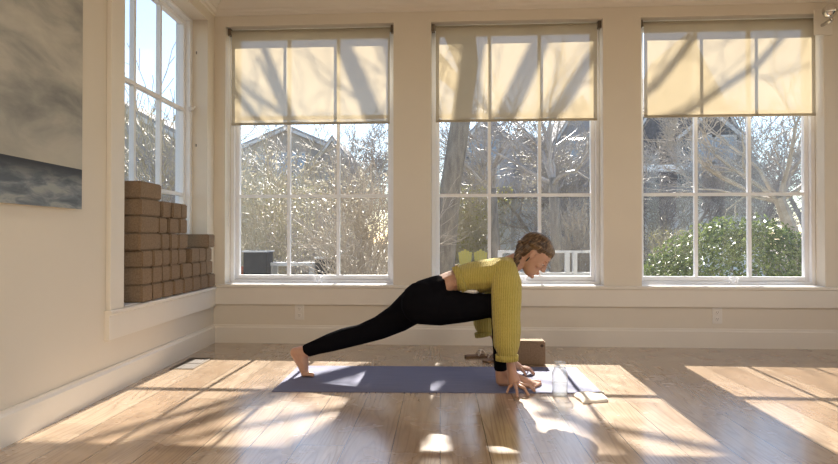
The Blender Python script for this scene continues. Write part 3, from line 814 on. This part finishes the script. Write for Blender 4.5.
blob([], 'hair', 'hair', .0032, 3, hair_extra, wom)
R3 = HM.to_3x3()
for s in (-1, 1):
    ey = MB().ell(H((.0755, s*.031, -.013)), (.0115, .0115, .0115), 16).build('eye', 'eye', wom, True)
    MB().ell(H((.0845, s*.031, -.017)), (.0035, .0055, .0055), 12, R3).build('iris', 'iris', ey, True)
    MB().ell(H((.0765, s*.031, -.0105)), (.0118, .0140, .0108), 14, R3).build('eyelid', 'skin', wom, True)
    pts = [H((.0895-.005*abs(k-1), s*(.020+.006*k), -.0165-.0008*k)) for k in range(4)]
    MB().tube(pts, .0014, 5).build('eyelashes', 'lash', wom)
    pts = [H((.094-.0035*k, s*(.016+.008*k), .011+.002*math.sin(k))) for k in range(4)]
    MB().tube(pts, [.002, .0026, .0024, .001], 6).build('eyebrow', 'lash', wom, True)
b = MB(); b.ell(H((.0965, 0, -.0695)), (.0045, .018, .0035), 12, R3); b.ell(H((.095, 0, -.0765)), (.0048, .015, .004), 12, R3)
b.build('lips', 'lip', wom, True)
MB().ell(H((-.004, -.089, -.058)), (.0045, .004, .017), 12, R3).build('earring', 'earring', wom, True)
for kn, tip, r in knuR[1:]+knuR[:1]:
    d = (tip-kn).normalized(); b = MB(); b.ell(loc(tip+Vector((0, -.0, r*.62))+d*.002), (.0052, .0046, .0022), 8); b.build('fingernail', 'nail', wom, True)

# ------------------------------------------------------------------ outdoors
ZG = -.35
st(MB().box((-60, 4.98, ZG-.2), (60, 120, ZG)).build('ground', 'dirt'))

def house(name, label, gables, extras, mats, cat='house'):
    """gables: (x0,x1,y0,y1,eave,peak[,peak x]) prisms with the gable facing us; extras: windows (x,z,w,h,y)"""
    r = empty(name, (gables[0][0], gables[0][2], ZG)); tag(r, label, cat)
    wm, rm = mats; T = Matrix.Translation(-r.location)
    for g in gables:
        x0, x1, y0, y1, e, p = g[:6]; xm = g[6] if len(g) > 6 else (x0+x1)/2
        MB().prism([(x0, ZG), (x1, ZG), (x1, e), (xm, p), (x0, e)], y0, y1).build('wall', wm, r, xf=T)
        ov = .25; t_ = .16; rb = MB()
        for (xa, ea) in ((x0, e), (x1, e)):
            sl = Vector((xa-xm, 0, ea-p)); L = sl.length; sl.normalize(); out = Vector((xm, 0, p))+sl*(L+ov)
            rb.prism([(xm, p+.01), (out.x, out.z+.01), (out.x, out.z+t_), (xm, p+t_+.01)], y0-ov, y1+ov)
        rb.build('roof', rm, r, xf=T)
        rk = MB()
        for (xa, ea) in ((x0, e), (x1, e)):
            sl = Vector((xa-xm, 0, ea-p)); L = sl.length; sl.normalize(); out = Vector((xm, 0, p))+sl*(L+ov)
            rk.prism([(xm, p-.16), (out.x, out.z-.16), (out.x, out.z+.02), (xm, p+.02)], y0-ov-.03, y0-ov+.02)
        rk.build('rake_board', 'ext_trim', r, xf=T)
    for (x, z, w, h, y) in extras:
        f = MB(); q = .09
        f.box((x-w/2-q, y-.05, z-h/2-q), (x-w/2, y, z+h/2+q)); f.box((x+w/2, y-.05, z-h/2-q), (x+w/2+q, y, z+h/2+q))
        f.box((x-w/2, y-.05, z-h/2-q), (x+w/2, y, z-h/2)); f.box((x-w/2, y-.05, z+h/2), (x+w/2, y, z+h/2+q)); f.box((x-w/2, y-.04, z-.03), (x+w/2, y, z+.03))
        fo = f.build('window_frame', 'ext_trim', r, xf=T)
        MB().box((x-w/2, y-.02, z-h/2), (x+w/2, y-.005, z+h/2)).build('window_pane', 'pane_dark', fo, xf=T)
    return r
def hx_(px, Y): return at(px, 238, Y).x
def hz_(py, Y): return at(440, py, Y).z
Yh = 36
xa, xb, xm = hx_(240, Yh), hx_(334, Yh), hx_(287, Yh)
house('house', 'grey brown gabled house seen through the left big window behind bare shrubs',
      [(xa, xb, Yh, Yh+9, hz_(147, Yh), hz_(127, Yh), xm), (hx_(318, Yh), hx_(356, Yh), Yh-1.5, Yh+5, hz_(168, Yh), hz_(142, Yh))],
      [(hx_(281, Yh), hz_(167, Yh), .9, 1.7, Yh), (hx_(297, Yh), hz_(167, Yh), .9, 1.7, Yh), (hx_(262, Yh), hz_(170, Yh), .9, 1.7, Yh), (hx_(337, Yh), hz_(185, Yh), .8, 1.5, Yh-1.5)], ('siding_tan', 'roof_grey'))
Yc = 22
house('house', 'tan neighbouring house seen through the side window beyond the cork blocks',
      [(hx_(70, Yc), hx_(190, Yc), Yc, Yc+8, hz_(140, Yc), hz_(92, Yc), hx_(98, Yc))], [(hx_(140, Yc), 2.3, .9, 1.4, Yc)], ('siding_tan', 'roof_grey'))
Yb = 32
house('house', 'grey house with pointed gable and paired windows behind the tree, middle window',
      [(hx_(459, Yb), hx_(514, Yb), Yb, Yb+9, hz_(146, Yb), hz_(116, Yb), hx_(488, Yb)), (hx_(548, Yb), hx_(606, Yb), Yb-1, Yb+9, hz_(150, Yb), hz_(104, Yb)), (hx_(500, Yb), hx_(560, Yb), Yb+2, Yb+9, hz_(150, Yb), hz_(128, Yb))],
      [(hx_(476, Yb), hz_(150, Yb), .75, .9, Yb), (hx_(494, Yb), hz_(150, Yb), .4, .9, Yb), (hx_(476, Yb), hz_(168, Yb), .75, 1.0, Yb), (hx_(492, Yb), hz_(168, Yb), .6, 1.0, Yb), (hx_(579, Yb), hz_(152, Yb), 1.2, 1.2, Yb-1), (hx_(579, Yb), hz_(178, Yb), 1.4, 1.3, Yb-1)], ('siding_grey', 'roof_grey'))
Yd = 26
hd = house('house', 'dark steep roofed house filling the left part of the right window view',
      [(hx_(615, Yd), hx_(757, Yd), Yd, Yd+4, hz_(172, Yd), hz_(40, Yd), hx_(688, Yd)), (hx_(668, Yd), hx_(725, Yd), Yd-1.2, Yd+3, hz_(141, Yd), hz_(118, Yd)), (hx_(745, Yd), hx_(778, Yd), Yd+1, Yd+6, hz_(186, Yd), hz_(174, Yd))],
      [(hx_(691, Yd), hz_(155, Yd), .8, 1.0, Yd-1.2), (hx_(711, Yd), hz_(155, Yd), .8, 1.0, Yd-1.2)], ('roof_dark', 'roof_dark'))
T = Matrix.Translation(-hd.location)
MB().box((hx_(610, Yd), Yd-1.6, hz_(176, Yd)), (hx_(748, Yd), Yd-1.2, hz_(170, Yd))).build('porch_fascia', 'siding_blue', hd, xf=T)

# pale outbuilding
Yo = 17; x0, x1 = hx_(498, Yo), hx_(768, Yo); zt = hz_(199, Yo)
ga = empty('garden_building', (x0, Yo, ZG)); tag(ga, 'low pale blue outbuilding behind the shrubs across the yard', 'outbuilding'); T = Matrix.Translation(-ga.location)
MB().box((x0, Yo, ZG), (x1, Yo+4, zt)).build('wall', 'siding_blue', ga, xf=T)
MB().prism([(x0-.3, zt), (x1+.3, zt), (x1+.2, zt+.30), (x0-.2, zt+.30)], Yo-.4, Yo+4.2).build('roof', 'roof_grey', ga, xf=T)
for k in range(9):
    xx = x0+(x1-x0)*(k+.5)/9; MB().box((xx-.05, Yo-.05, ZG), (xx+.05, Yo-.001, zt)).build('batten', 'ext_trim', ga, xf=T)
Yo = 14; x0, x1 = hx_(225, Yo), hx_(345, Yo)

# bare trees and shrubs ------------------------------------------------
def branch(mb, p, d, L, r, depth, R_, twist=.35, kids=3, n=4, up=.05, minr=.003, ratio=.68):
    segs = 4 if depth > 1 else 3; pts = [p.copy()]; rs = [r]; dirs = [d.copy()]
    for i in range(segs):
        d = (d + Vector((R_.gauss(0, twist*.35), R_.gauss(0, twist*.35), R_.gauss(0, twist*.25)+up))).normalized()
        p = p + d*(L/segs); pts.append(p.copy()); rs.append(max(minr, r*(1-.45*(i+1)/segs))); dirs.append(d.copy())
    mb.tube(pts, rs, n if r > .02 else 3, False)
    if depth <= 0: return
    for k in range(kids):
        i = R_.randint(1, segs); ax = Vector((R_.gauss(0, 1), R_.gauss(0, 1), R_.gauss(0, 1))).cross(dirs[i])
        if ax.length < 1e-3: continue
        nd = Quaternion(ax.normalized(), R_.uniform(.35, .95)) @ dirs[i]
        branch(mb, pts[i], nd, L*ratio*R_.uniform(.7, 1.15), max(minr, rs[i]*.62), depth-1, R_, twist, kids, n, up, minr, ratio)
    branch(mb, pts[-1], dirs[-1], L*ratio, max(minr, rs[-1]*.85), depth-1, R_, twist, kids, n, up, minr, ratio)

# the big forked tree outside the middle window, its limbs cast shade on shades and floor
R_ = random.Random(11)
YT = 9.0
tb = Vector((.02, YT, ZG)); main = empty('bare_tree', tb); tag(main, 'big leaning bare tree trunk right outside the middle window', 'tree')
def tl_(x, z, y=0): return Vector((x-tb.x, y, z-ZG))
tr = MB()
tr.tube([tl_(.02, ZG), tl_(.06, .5), tl_(.16, 1.6), tl_(.31, 2.6), tl_(.42, 3.4), tl_(.35, 4.2)], [.20, .17, .155, .15, .15, .14], 12)
tr.build('trunk', 'bark', main, True)
limbs = [([tl_(.40, 3.3), tl_(.0, 4.2, .1), tl_(-.38, 4.9, .1), tl_(-.62, 5.5, .15), tl_(-1.2, 7.0, .2)], [.11, .085, .075, .065, .04]),
         ([tl_(.38, 3.6), tl_(.1, 4.5, -.1), tl_(-.16, 5.1), tl_(-.36, 5.7), tl_(-.6, 7.2)], [.10, .08, .07, .06, .04]),
         ([tl_(.36, 3.8), tl_(.30, 4.6), tl_(.36, 5.2), tl_(.48, 6.0), tl_(.55, 7.5)], [.12, .10, .09, .08, .05]),
         ([tl_(.36, 3.9), tl_(.48, 4.5, .1), tl_(.64, 4.93, .1), tl_(.9, 5.5, .1), tl_(1.3, 6.6, .1)], [.10, .085, .08, .07, .04]),
         ([tl_(.40, 3.7), tl_(.62, 4.25, .2), tl_(.95, 4.93, .2), tl_(1.32, 5.5, .2), tl_(2.1, 6.6, .2)], [.06, .05, .05, .045, .025]),
         ([tl_(.62, 4.25, -.2), tl_(1.2, 4.55, -.2), tl_(1.75, 4.95, -.2), tl_(2.25, 5.6, -.2), tl_(2.8, 6.6, -.2)], [.035, .035, .032, .03, .015]),
         ([tl_(1.2, 4.55, -.2), tl_(1.95, 4.8, -.1), tl_(2.5, 5.25, .0), tl_(3.0, 5.9, .1)], [.03, .03, .028, .015]),
         ([tl_(.28, 3.1, .1), tl_(-.2, 3.75, .2), tl_(-.62, 4.3, .25), tl_(-1.0, 4.95, .3), tl_(-1.4, 6.0, .3)], [.10, .085, .075, .05, .02]),
         ([tl_(.25, 3.0, -.1), tl_(-.5, 3.72, -.2), tl_(-1.0, 4.25, -.25), tl_(-1.6, 4.95, -.3), tl_(-2.2, 5.8, -.3)], [.06, .045, .035, .028, .012]),
         ([tl_(-.5, 3.72, -.2), tl_(-.75, 4.2, -.1), tl_(-.95, 4.6), tl_(-1.3, 5.3)], [.04, .03, .028, .015]),
         ([tl_(.0, 4.2), tl_(-.7, 4.75, .2), tl_(-1.3, 5.2, .3), tl_(-2.0, 5.8, .3)], [.035, .026, .022, .012])]
for pts, rs in limbs:
    lb = MB(); lb.tube(pts, rs, 8)
    for k in range(5):
        i = R_.randint(1, len(pts)-1); d = (pts[i]-pts[i-1]).normalized()
        ax = Vector((R_.gauss(0, 1), R_.gauss(0, 1), R_.gauss(0, 1))).cross(d).normalized()
        branch(lb, pts[i-1].lerp(pts[i], R_.random()), Quaternion(ax, R_.uniform(.4, .9)) @ d, .8, rs[i]*.25, 2, R_, .4, 2, 5, .02, .004)
    lb.build('limb', 'bark', main, True)

def tree_mesh(seed, L, r, depth, kids, twist, up, lean=(0, 0, 1), ratio=.7, minr=.006):
    R2 = random.Random(seed); mb = MB()
    branch(mb, Vector((0, 0, 0)), Vector(lean).normalized(), L, r, depth, R2, twist, kids, 6, up, minr, ratio)
    return mb
def shrub_mesh(seed, stems, h, spread, depth, kids, r=.012, minr=.0025):
    R2 = random.Random(seed); mb = MB()
    for k in range(stems):
        a_ = R2.uniform(0, 2*PI); s = R2.uniform(.05, 1)*spread
        d = Vector((math.cos(a_)*s, math.sin(a_)*s, 1)).normalized()
        branch(mb, Vector((math.cos(a_)*.15*s, math.sin(a_)*.15*s, 0)), d, h*R2.uniform(.35, .55), r, depth, R2, .45, kids, 4, .05, minr, .62)
    return mb
tA = tree_mesh(3, 2.6, .13, 6, 3, .4, .03).build('branches', 'twig')
tB = tree_mesh(8, 2.2, .11, 6, 3, .55, .02).build('branches', 'twig_grey')
sA = shrub_mesh(21, 34, 2.6, .45, 3, 2, .014, .005).build('branches', 'twig_gold')
sB = shrub_mesh(33, 60, 2.4, .30, 3, 2, .013, .0045).build('branches', 'twig')
sC = shrub_mesh(41, 30, 2.0, .8, 3, 2, .014, .006).build('branches', 'twig_grey')
def leafcloud(seed, n, fn, size, name, mat):
    R2 = random.Random(seed); mb = MB()
    for k in range(n):
        p, nrm = fn(R2); q_ = Vector((R2.gauss(0, 1), R2.gauss(0, 1), R2.gauss(0, 1))).normalized(); nn_ = (nrm*.8+q_*.8).normalized()
        a_ = nn_.orthogonal().normalized(); a_ = Quaternion(nn_, R2.uniform(0, 6.28)) @ a_; b_ = nn_.cross(a_); s = size*R2.uniform(.6, 1.3)
        mb.add([p-a_*s, p+b_*s*.45-nn_*s*.1, p+a_*s, p-b_*s*.45-nn_*s*.1], [(0, 1, 2, 3)])
    return mb.build(name, mat)
def spray(h, rad):
    def f(R2):
        a_ = R2.uniform(0, 2*PI); z = h*R2.random()**.8; r_ = rad*math.sqrt(R2.random())*(.3+.7*z/h)
        return Vector((r_*math.cos(a_), r_*math.sin(a_), z)), Vector((0, 0, 1))
    return f
lA = leafcloud(5, 1800, spray(2.4, 1.0), .034, 'leaves', 'leaf_yellow')
lB = leafcloud(6, 1500, spray(2.5, 1.0), .030, 'leaves', 'leaf_dry')
def stem_part():
    return MB().tube([(0, 0, 0), (.01, 0, .12)], [.06, .05], 8).build('root_crown', 'bark')
protos = [tA, tB, sA, sB, sC, lA, lB]
used = set()
def plant(name, kinds, x, y, rz, sc_, label, cat, group, z=ZG):
    r = empty(name, (x, y, z), rz); r.scale = (sc_,)*3; tag(r, label, cat, group)
    for p in kinds:
        if p in used: o = p.copy(); C.objects.link(o)
        else: o = p; used.add(p)
        o.parent = r
    return r
def px(x, Y): return at(x, 238, Y).x
g1 = 'bare shrubs outside the windows'; g2 = 'bare trees beyond the yard'
W = [
 ('bare_shrub', [sA, lB], 252, 8.6, 0, .95, 'straw coloured bare shrub at the left edge of the left window'),
 ('bare_shrub', [sA, lA], 282, 10.5, 1, .85, 'leafy tipped golden shrub in the left window, below the house peak'),
 ('bare_shrub', [sC, lB], 312, 9.2, 2, .8, 'sprawling grey shrub in the left window beside its middle bars'),
 ('bare_shrub', [sB, lB], 364, 7.0, 1, .78, 'dense upright brown shrub fanning out at the right of the left window'),
 ('bare_shrub', [sA], 338, 12, 4, 1.0, 'tall straw coloured shrub behind the dense brown one'),
 ('bare_shrub', [sA, lA], 262, 15, 3, 1.15, 'big golden shrub farther back in the left window'),
 ('bare_shrub', [sA, lA], 452, 16, 2, 1.05, 'yellow green shrub beside the leaning trunk in the middle window'),
 ('bare_shrub', [sA, lA], 478, 16.2, 5, 1.05, 'yellow green shrub left of the head in the middle window'),
 ('bare_shrub', [sB], 578, 11.5, 3, .75, 'brown upright shrub behind the white railing'),
 ('bare_shrub', [sA, lA], 672, 12, 0, .55, 'golden shrub at the left of the right window behind the round bush'),
 ('bare_shrub', [sC], 790, 11, 2, .65, 'grey shrub at the right edge of the right window'),
 ('bare_shrub', [sC], 470, 22.5, 0, 1.7, 'grey twiggy shrub in front of the gabled house wall'),
 ('bare_shrub', [sC, lB], 560, 15.5, 3, 1.35, 'grey twiggy shrub in front of the second gable'),
 ('bare_shrub', [sC], 655, 16, 1, 1.3, 'grey twiggy shrub before the dark roof, left part'),
]
for n_, ks, xx, yy, rz, s_, lb in W: plant(n_, ks, px(xx, yy), yy, rz, s_, lb, 'shrub', g1)
# through the side window
plant('bare_shrub', [sA], -6.2, 13.0, 2, 1.7, 'large twiggy shrub outside the side window behind the cork blocks', 'shrub', g1)
plant('bare_shrub', [sC], -5.0, 12.5, 1, 1.6, 'grey twiggy shrub close outside the side window', 'shrub', g1)
TT = [
 (tB, 375, 18, 1, 1.0, 'bare tree reaching above the dense shrub, right part of the left window'),
 (tA, 325, 22, 2, .95, 'bare tree beside the tan house gable in the left window'),
 (tB, 255, 24, 4, .95, 'bare tree at the left of the tan house gable'),
 (tA, 533, 17, .5, .85, 'bare grey tree between the two gables in the middle window'),
 (tB, 508, 24, 2.2, 1.1, 'bare tree behind the head in the middle window'),
 (tB, 590, 16, 3, .8, 'bare tree at the right edge of the middle window'),
 (tB, 665, 15, 5, .78, 'bare tree in front of the dark steep roof, left'),
 (tA, 715, 18, 3, .85, 'bare tree in front of the roof dormer'),
 (tB, 775, 14, .3, .75, 'bare spreading tree against the sky in the right window'),
 (tA, 815, 20, 1.3, 1.0, 'bare tree farther back at the right edge of the right window'),
 (tA, 165, 26, 1.3, 1.0, 'bare tree behind the neighbouring house, side window'),
 (tB, 120, 24, 2.3, 1.2, 'bare tree at the near edge of the side window'),
]
for ms, xx, yy, rz, s_, lb in TT: plant('bare_tree', [ms], px(xx, yy), yy, rz, s_, lb, 'tree', g2)
# two dark trunks below the branches in the middle window
for xx, Y, r_, lb in ((494, 11.5, .10, 'dark slim tree trunk left of the head, middle window'), (555, 9.5, .085, 'dark tree trunk right of the head, middle window')):
    r = empty('tree_trunk', (px(xx, Y), Y, ZG)); tag(r, lb, 'tree')
    MB().tube([(0, 0, 0), (.02, 0, 1), (-.03, 0, 2.1)], [r_*1.15, r_, r_*.8], 10).build('trunk', 'bark', r, True)
    R2 = random.Random(int(xx)); mb = MB()
    for k in range(5): branch(mb, Vector((-.03, 0, 2.0)), Vector((R2.gauss(0, .9), R2.gauss(0, .5), .8)).normalized(), 1.1, .035, 3, R2, .5, 3, 5, .0, .004)
    mb.build('branches', 'twig_grey', r)
# heavy drooping limb of a tree low in the right window
r = empty('bare_tree', (px(800, 9), 9, ZG)); tag(r, 'crooked grey tree low at the right of the right window, above the bush', 'tree')
mb = MB(); R2 = random.Random(77)
base = Vector((0, 0, 0)); mb.tube([(0, 0, 0), (-.1, 0, 1.2), (-.3, 0, 1.75)], [.13, .10, .08], 8)
for (dx, dz) in ((-1, .7), (-.6, 1), (.5, .8), (.9, .35), (-.9, .2), (.1, 1)):
    branch(mb, Vector((-.3, 0, 1.7)), Vector((dx, R2.gauss(0, .3), dz)).normalized(), 1.1, .04, 3, R2, .6, 3, 5, .02, .005)
mb.build('branches', 'twig', r)

# round clipped bush
bc = Vector((px(741, 6.7), 6.7, ZG)); bush = empty('round_bush', bc); tag(bush, 'rounded glossy dark green bush filling the lower right window', 'bush')
rx, ry, rz_ = 1.30, .85, hz_(218, 6.4)-ZG
def dome(R2):
    a_ = R2.uniform(0, 2*PI); ct = R2.uniform(-.05, 1); s_ = math.sqrt(max(0, 1-ct*ct)); n_ = Vector((s_*math.cos(a_), s_*math.sin(a_), ct))
    k = (.80+.20*R2.random()**.6)*(1+.03*math.sin(9*a_+5*ct)+.03*math.sin(13*ct+4*a_))
    return Vector((n_.x*rx*k, n_.y*ry*k, n_.z*rz_*k)), n_
lf = leafcloud(9, 22000, dome, .027, 'leaves', 'leaf'); lf.parent = bush
mb = MB(); R2 = random.Random(3)
for k in range(30): branch(mb, Vector((R2.gauss(0, .1), R2.gauss(0, .1), 0)), Vector((R2.gauss(0, .8), R2.gauss(0, .6), 1)).normalized(), .55, .015, 1, R2, .4, 3, 4, .02, .004, .6)
mb.build('stems', 'twig', bush)

# white railing
Yr = 7.6; zr = hz_(250.5, Yr); x0, x1 = px(498, Yr), px(600, Yr)
rl = empty('white_railing', (x0, Yr, ZG)); tag(rl, 'white wooden railing outside the middle window, right of the head', 'railing'); T = Matrix.Translation(-rl.location)
MB().box((x0, Yr-.03, zr-.03), (x1, Yr+.03, zr)).build('top_rail', 'ext_trim', rl, xf=T)
MB().box((x0, Yr-.02, hz_(275, Yr)), (x1, Yr+.02, hz_(272, Yr))).build('bottom_rail', 'ext_trim', rl, xf=T)
for xx in (500, 514, 534, 567, 574.5, 595):
    MB().box((px(xx, Yr)-.028, Yr-.028, ZG), (px(xx, Yr)+.028, Yr+.028, zr-.03)).build('post', 'ext_trim', rl, xf=T)
# white bench rail and dark planters in the left window
Yp = 7.8; x0, x1 = px(270, Yp), px(317, Yp)
bn_ = empty('garden_bench', (x0, Yp, ZG)); tag(bn_, 'low white garden bench between two dark planters, left window', 'bench'); T = Matrix.Translation(-bn_.location)
zz = hz_(262.5, Yp)
MB().box((x0, Yp-.18, zz-.04), (x1, Yp+.18, zz)).build('seat', 'ext_trim', bn_, xf=T)
for xx in (x0+.04, x1-.04):
    MB().box((xx-.03, Yp-.15, ZG), (xx+.03, Yp-.09, zz-.04)).build('leg', 'ext_trim', bn_, xf=T); MB().box((xx-.03, Yp+.09, ZG), (xx+.03, Yp+.15, zz-.04)).build('leg', 'ext_trim', bn_, xf=T)
for xa, xb_, yt, lb in ((247, 270, 250.5, 'taller dark planter box with a white rim at the left of the left window'), (317, 336, 257, 'shorter dark planter box with a pale rim near the dense shrub')):
    Yq = 7.6; a_, b_ = px(xa, Yq), px(xb_, Yq); z1 = hz_(yt, Yq)
    r = empty('planter_box', ((a_+b_)/2, Yq, ZG)); tag(r, lb, 'planter', 'dark planter boxes'); w = (b_-a_)/2; hh = z1-ZG
    bx = MB(); bx.box((-w, -w, 0), (w, w, hh-.02)); bx.build('planter_body', 'black_box', r, bevel=.01)
    rm = MB(); rm.box((-w-.015, -w-.015, hh-.02), (w+.015, -w+.02, hh)); rm.box((-w-.015, w-.02, hh-.02), (w+.015, w+.015, hh)); rm.box((-w-.015, -w+.02, hh-.02), (-w+.02, w-.02, hh)); rm.box((w-.02, -w+.02, hh-.02), (w+.015, w-.02, hh))
    rm.build('rim', 'ext_trim', r)
    mb = MB(); R2 = random.Random(int(xa))
    for k in range(14): branch(mb, Vector((R2.uniform(-.1, .1), R2.uniform(-.1, .1), hh-.03)), Vector((R2.gauss(0, .3), R2.gauss(0, .3), 1)).normalized(), .3, .006, 1, R2, .4, 2, 4, .02, .003)
    mb.build('twigs', 'twig_gold', r)
r = empty('flower_pot', (px(239.5, 7.9), 7.9, ZG)); tag(r, 'small orange flower pot at the left edge of the left window', 'flower pot')
hp = hz_(267, 7.9)-ZG
MB().lathe([(0, 0), (.07, 0), (.11, hp-.05), (.125, hp-.05), (.125, hp), (.105, hp), (.10, hp-.06), (0, hp-.07)], n=20).build('pot', 'orange', r, True)

# garden chairs
def garden_chair(x, Y, zt, rz, mat, label, grp):
    r = empty('garden_chair', (x, Y, ZG), rz); tag(r, label, 'chair', grp); r.scale = (.62, .62, 1); h = zt-ZG
    for k in range(5):
        o = (k-2)*.085; th_ = .035*abs(k-2)
        MB().prism([(o*.75-.032, .34), (o*.75+.032, .34), (o*1.25+.050, h-th_), (o*1.25-.050, h-th_)], .0, .018).build('back_slat', mat, r, xf=Matrix.Rotation(math.radians(-9), 4, 'X'))
    MB().box((-.24, -.50, .34), (.24, .0, .36)).build('seat', mat, r)
    for s in (-1, 1):
        MB().box((s*.27-.045, -.52, .54), (s*.27+.045, .10, .56)).build('armrest', mat, r)
        MB().box((s*.25-.015, -.46, 0), (s*.25+.015, -.38, .54)).build('leg', mat, r); MB().box((s*.25-.015, .0, 0), (s*.25+.015, .07, .54)).build('leg', mat, r)
    return r
Yg = 13.8
garden_chair(px(446, Yg), Yg, hz_(252, Yg), .3, 'peach', 'peach coloured garden chair outside, at the lower left of the middle window', 'garden chairs')
garden_chair(px(466, Yg), Yg+.2, hz_(249, Yg), .1, 'yellow', 'yellow garden chair outside next to the peach one', 'garden chairs')
garden_chair(px(480.5, 14.2), 14.2, hz_(249, 14.2), -.1, 'yellow', 'yellow garden chair outside nearest the head', 'garden chairs')

# ------------------------------------------------------------------ light
w = bpy.data.worlds.new('sky'); sc.world = w; w.use_nodes = True; t = w.node_tree
bg = t.nodes['Background']; sky = nn(t, 'ShaderNodeTexSky', sky_type='NISHITA')
sky.sun_disc = False; sky.sun_elevation = math.radians(35.4); sky.sun_rotation = math.radians(2.3)
sky.air_density = 1.0; sky.dust_density = .25; sky.ozone_density = 1.2; sky.altitude = 0
t.links.new(sky.outputs[0], bg.inputs[0]); bg.inputs[1].default_value = .24
sl = bpy.data.lights.new('sun', 'SUN'); sl.energy = 15; sl.angle = math.radians(.55); sl.color = (1, .93, .82)
so = bpy.data.objects.new('sun', sl); C.objects.link(so)
so.rotation_euler = Vector((.042, 1.405, 1)).to_track_quat('Z', 'Y').to_euler()
so.location = (0, 0, 6)
# warm fill lamps added out of view behind the camera to brighten the room
for (x, y) in ((-.6, .2), (2.2, .2), (-.6, -2.0), (2.2, -2.0)):
    r = empty('fill_lamp', (x, y, ZC)); tag(r, 'added round fill lamp overhead at the unseen rear of the room', 'fill lamp', 'added fill lamps')
    MB().lathe([(0, -.005), (.20, -.005), (.23, -.03), (.20, -.06), (.19, -.06)], n=32).build('fill_housing', 'trim', r, True)
    al = bpy.data.lights.new('fill_light', 'AREA'); al.shape = 'DISK'; al.size = .36; al.energy = 25; al.color = (1, .86, .70)
    ao = bpy.data.objects.new('fill_light', al); C.objects.link(ao); ao.parent = r; ao.location = (0, 0, -.065)

sc.cycles.transparent_max_bounces = 32
vs_ = sc.view_settings
vs_.view_transform = 'Standard'; vs_.look = 'None'; vs_.gamma = 1; vs_.use_curve_mapping = False; vs_.exposure = .2
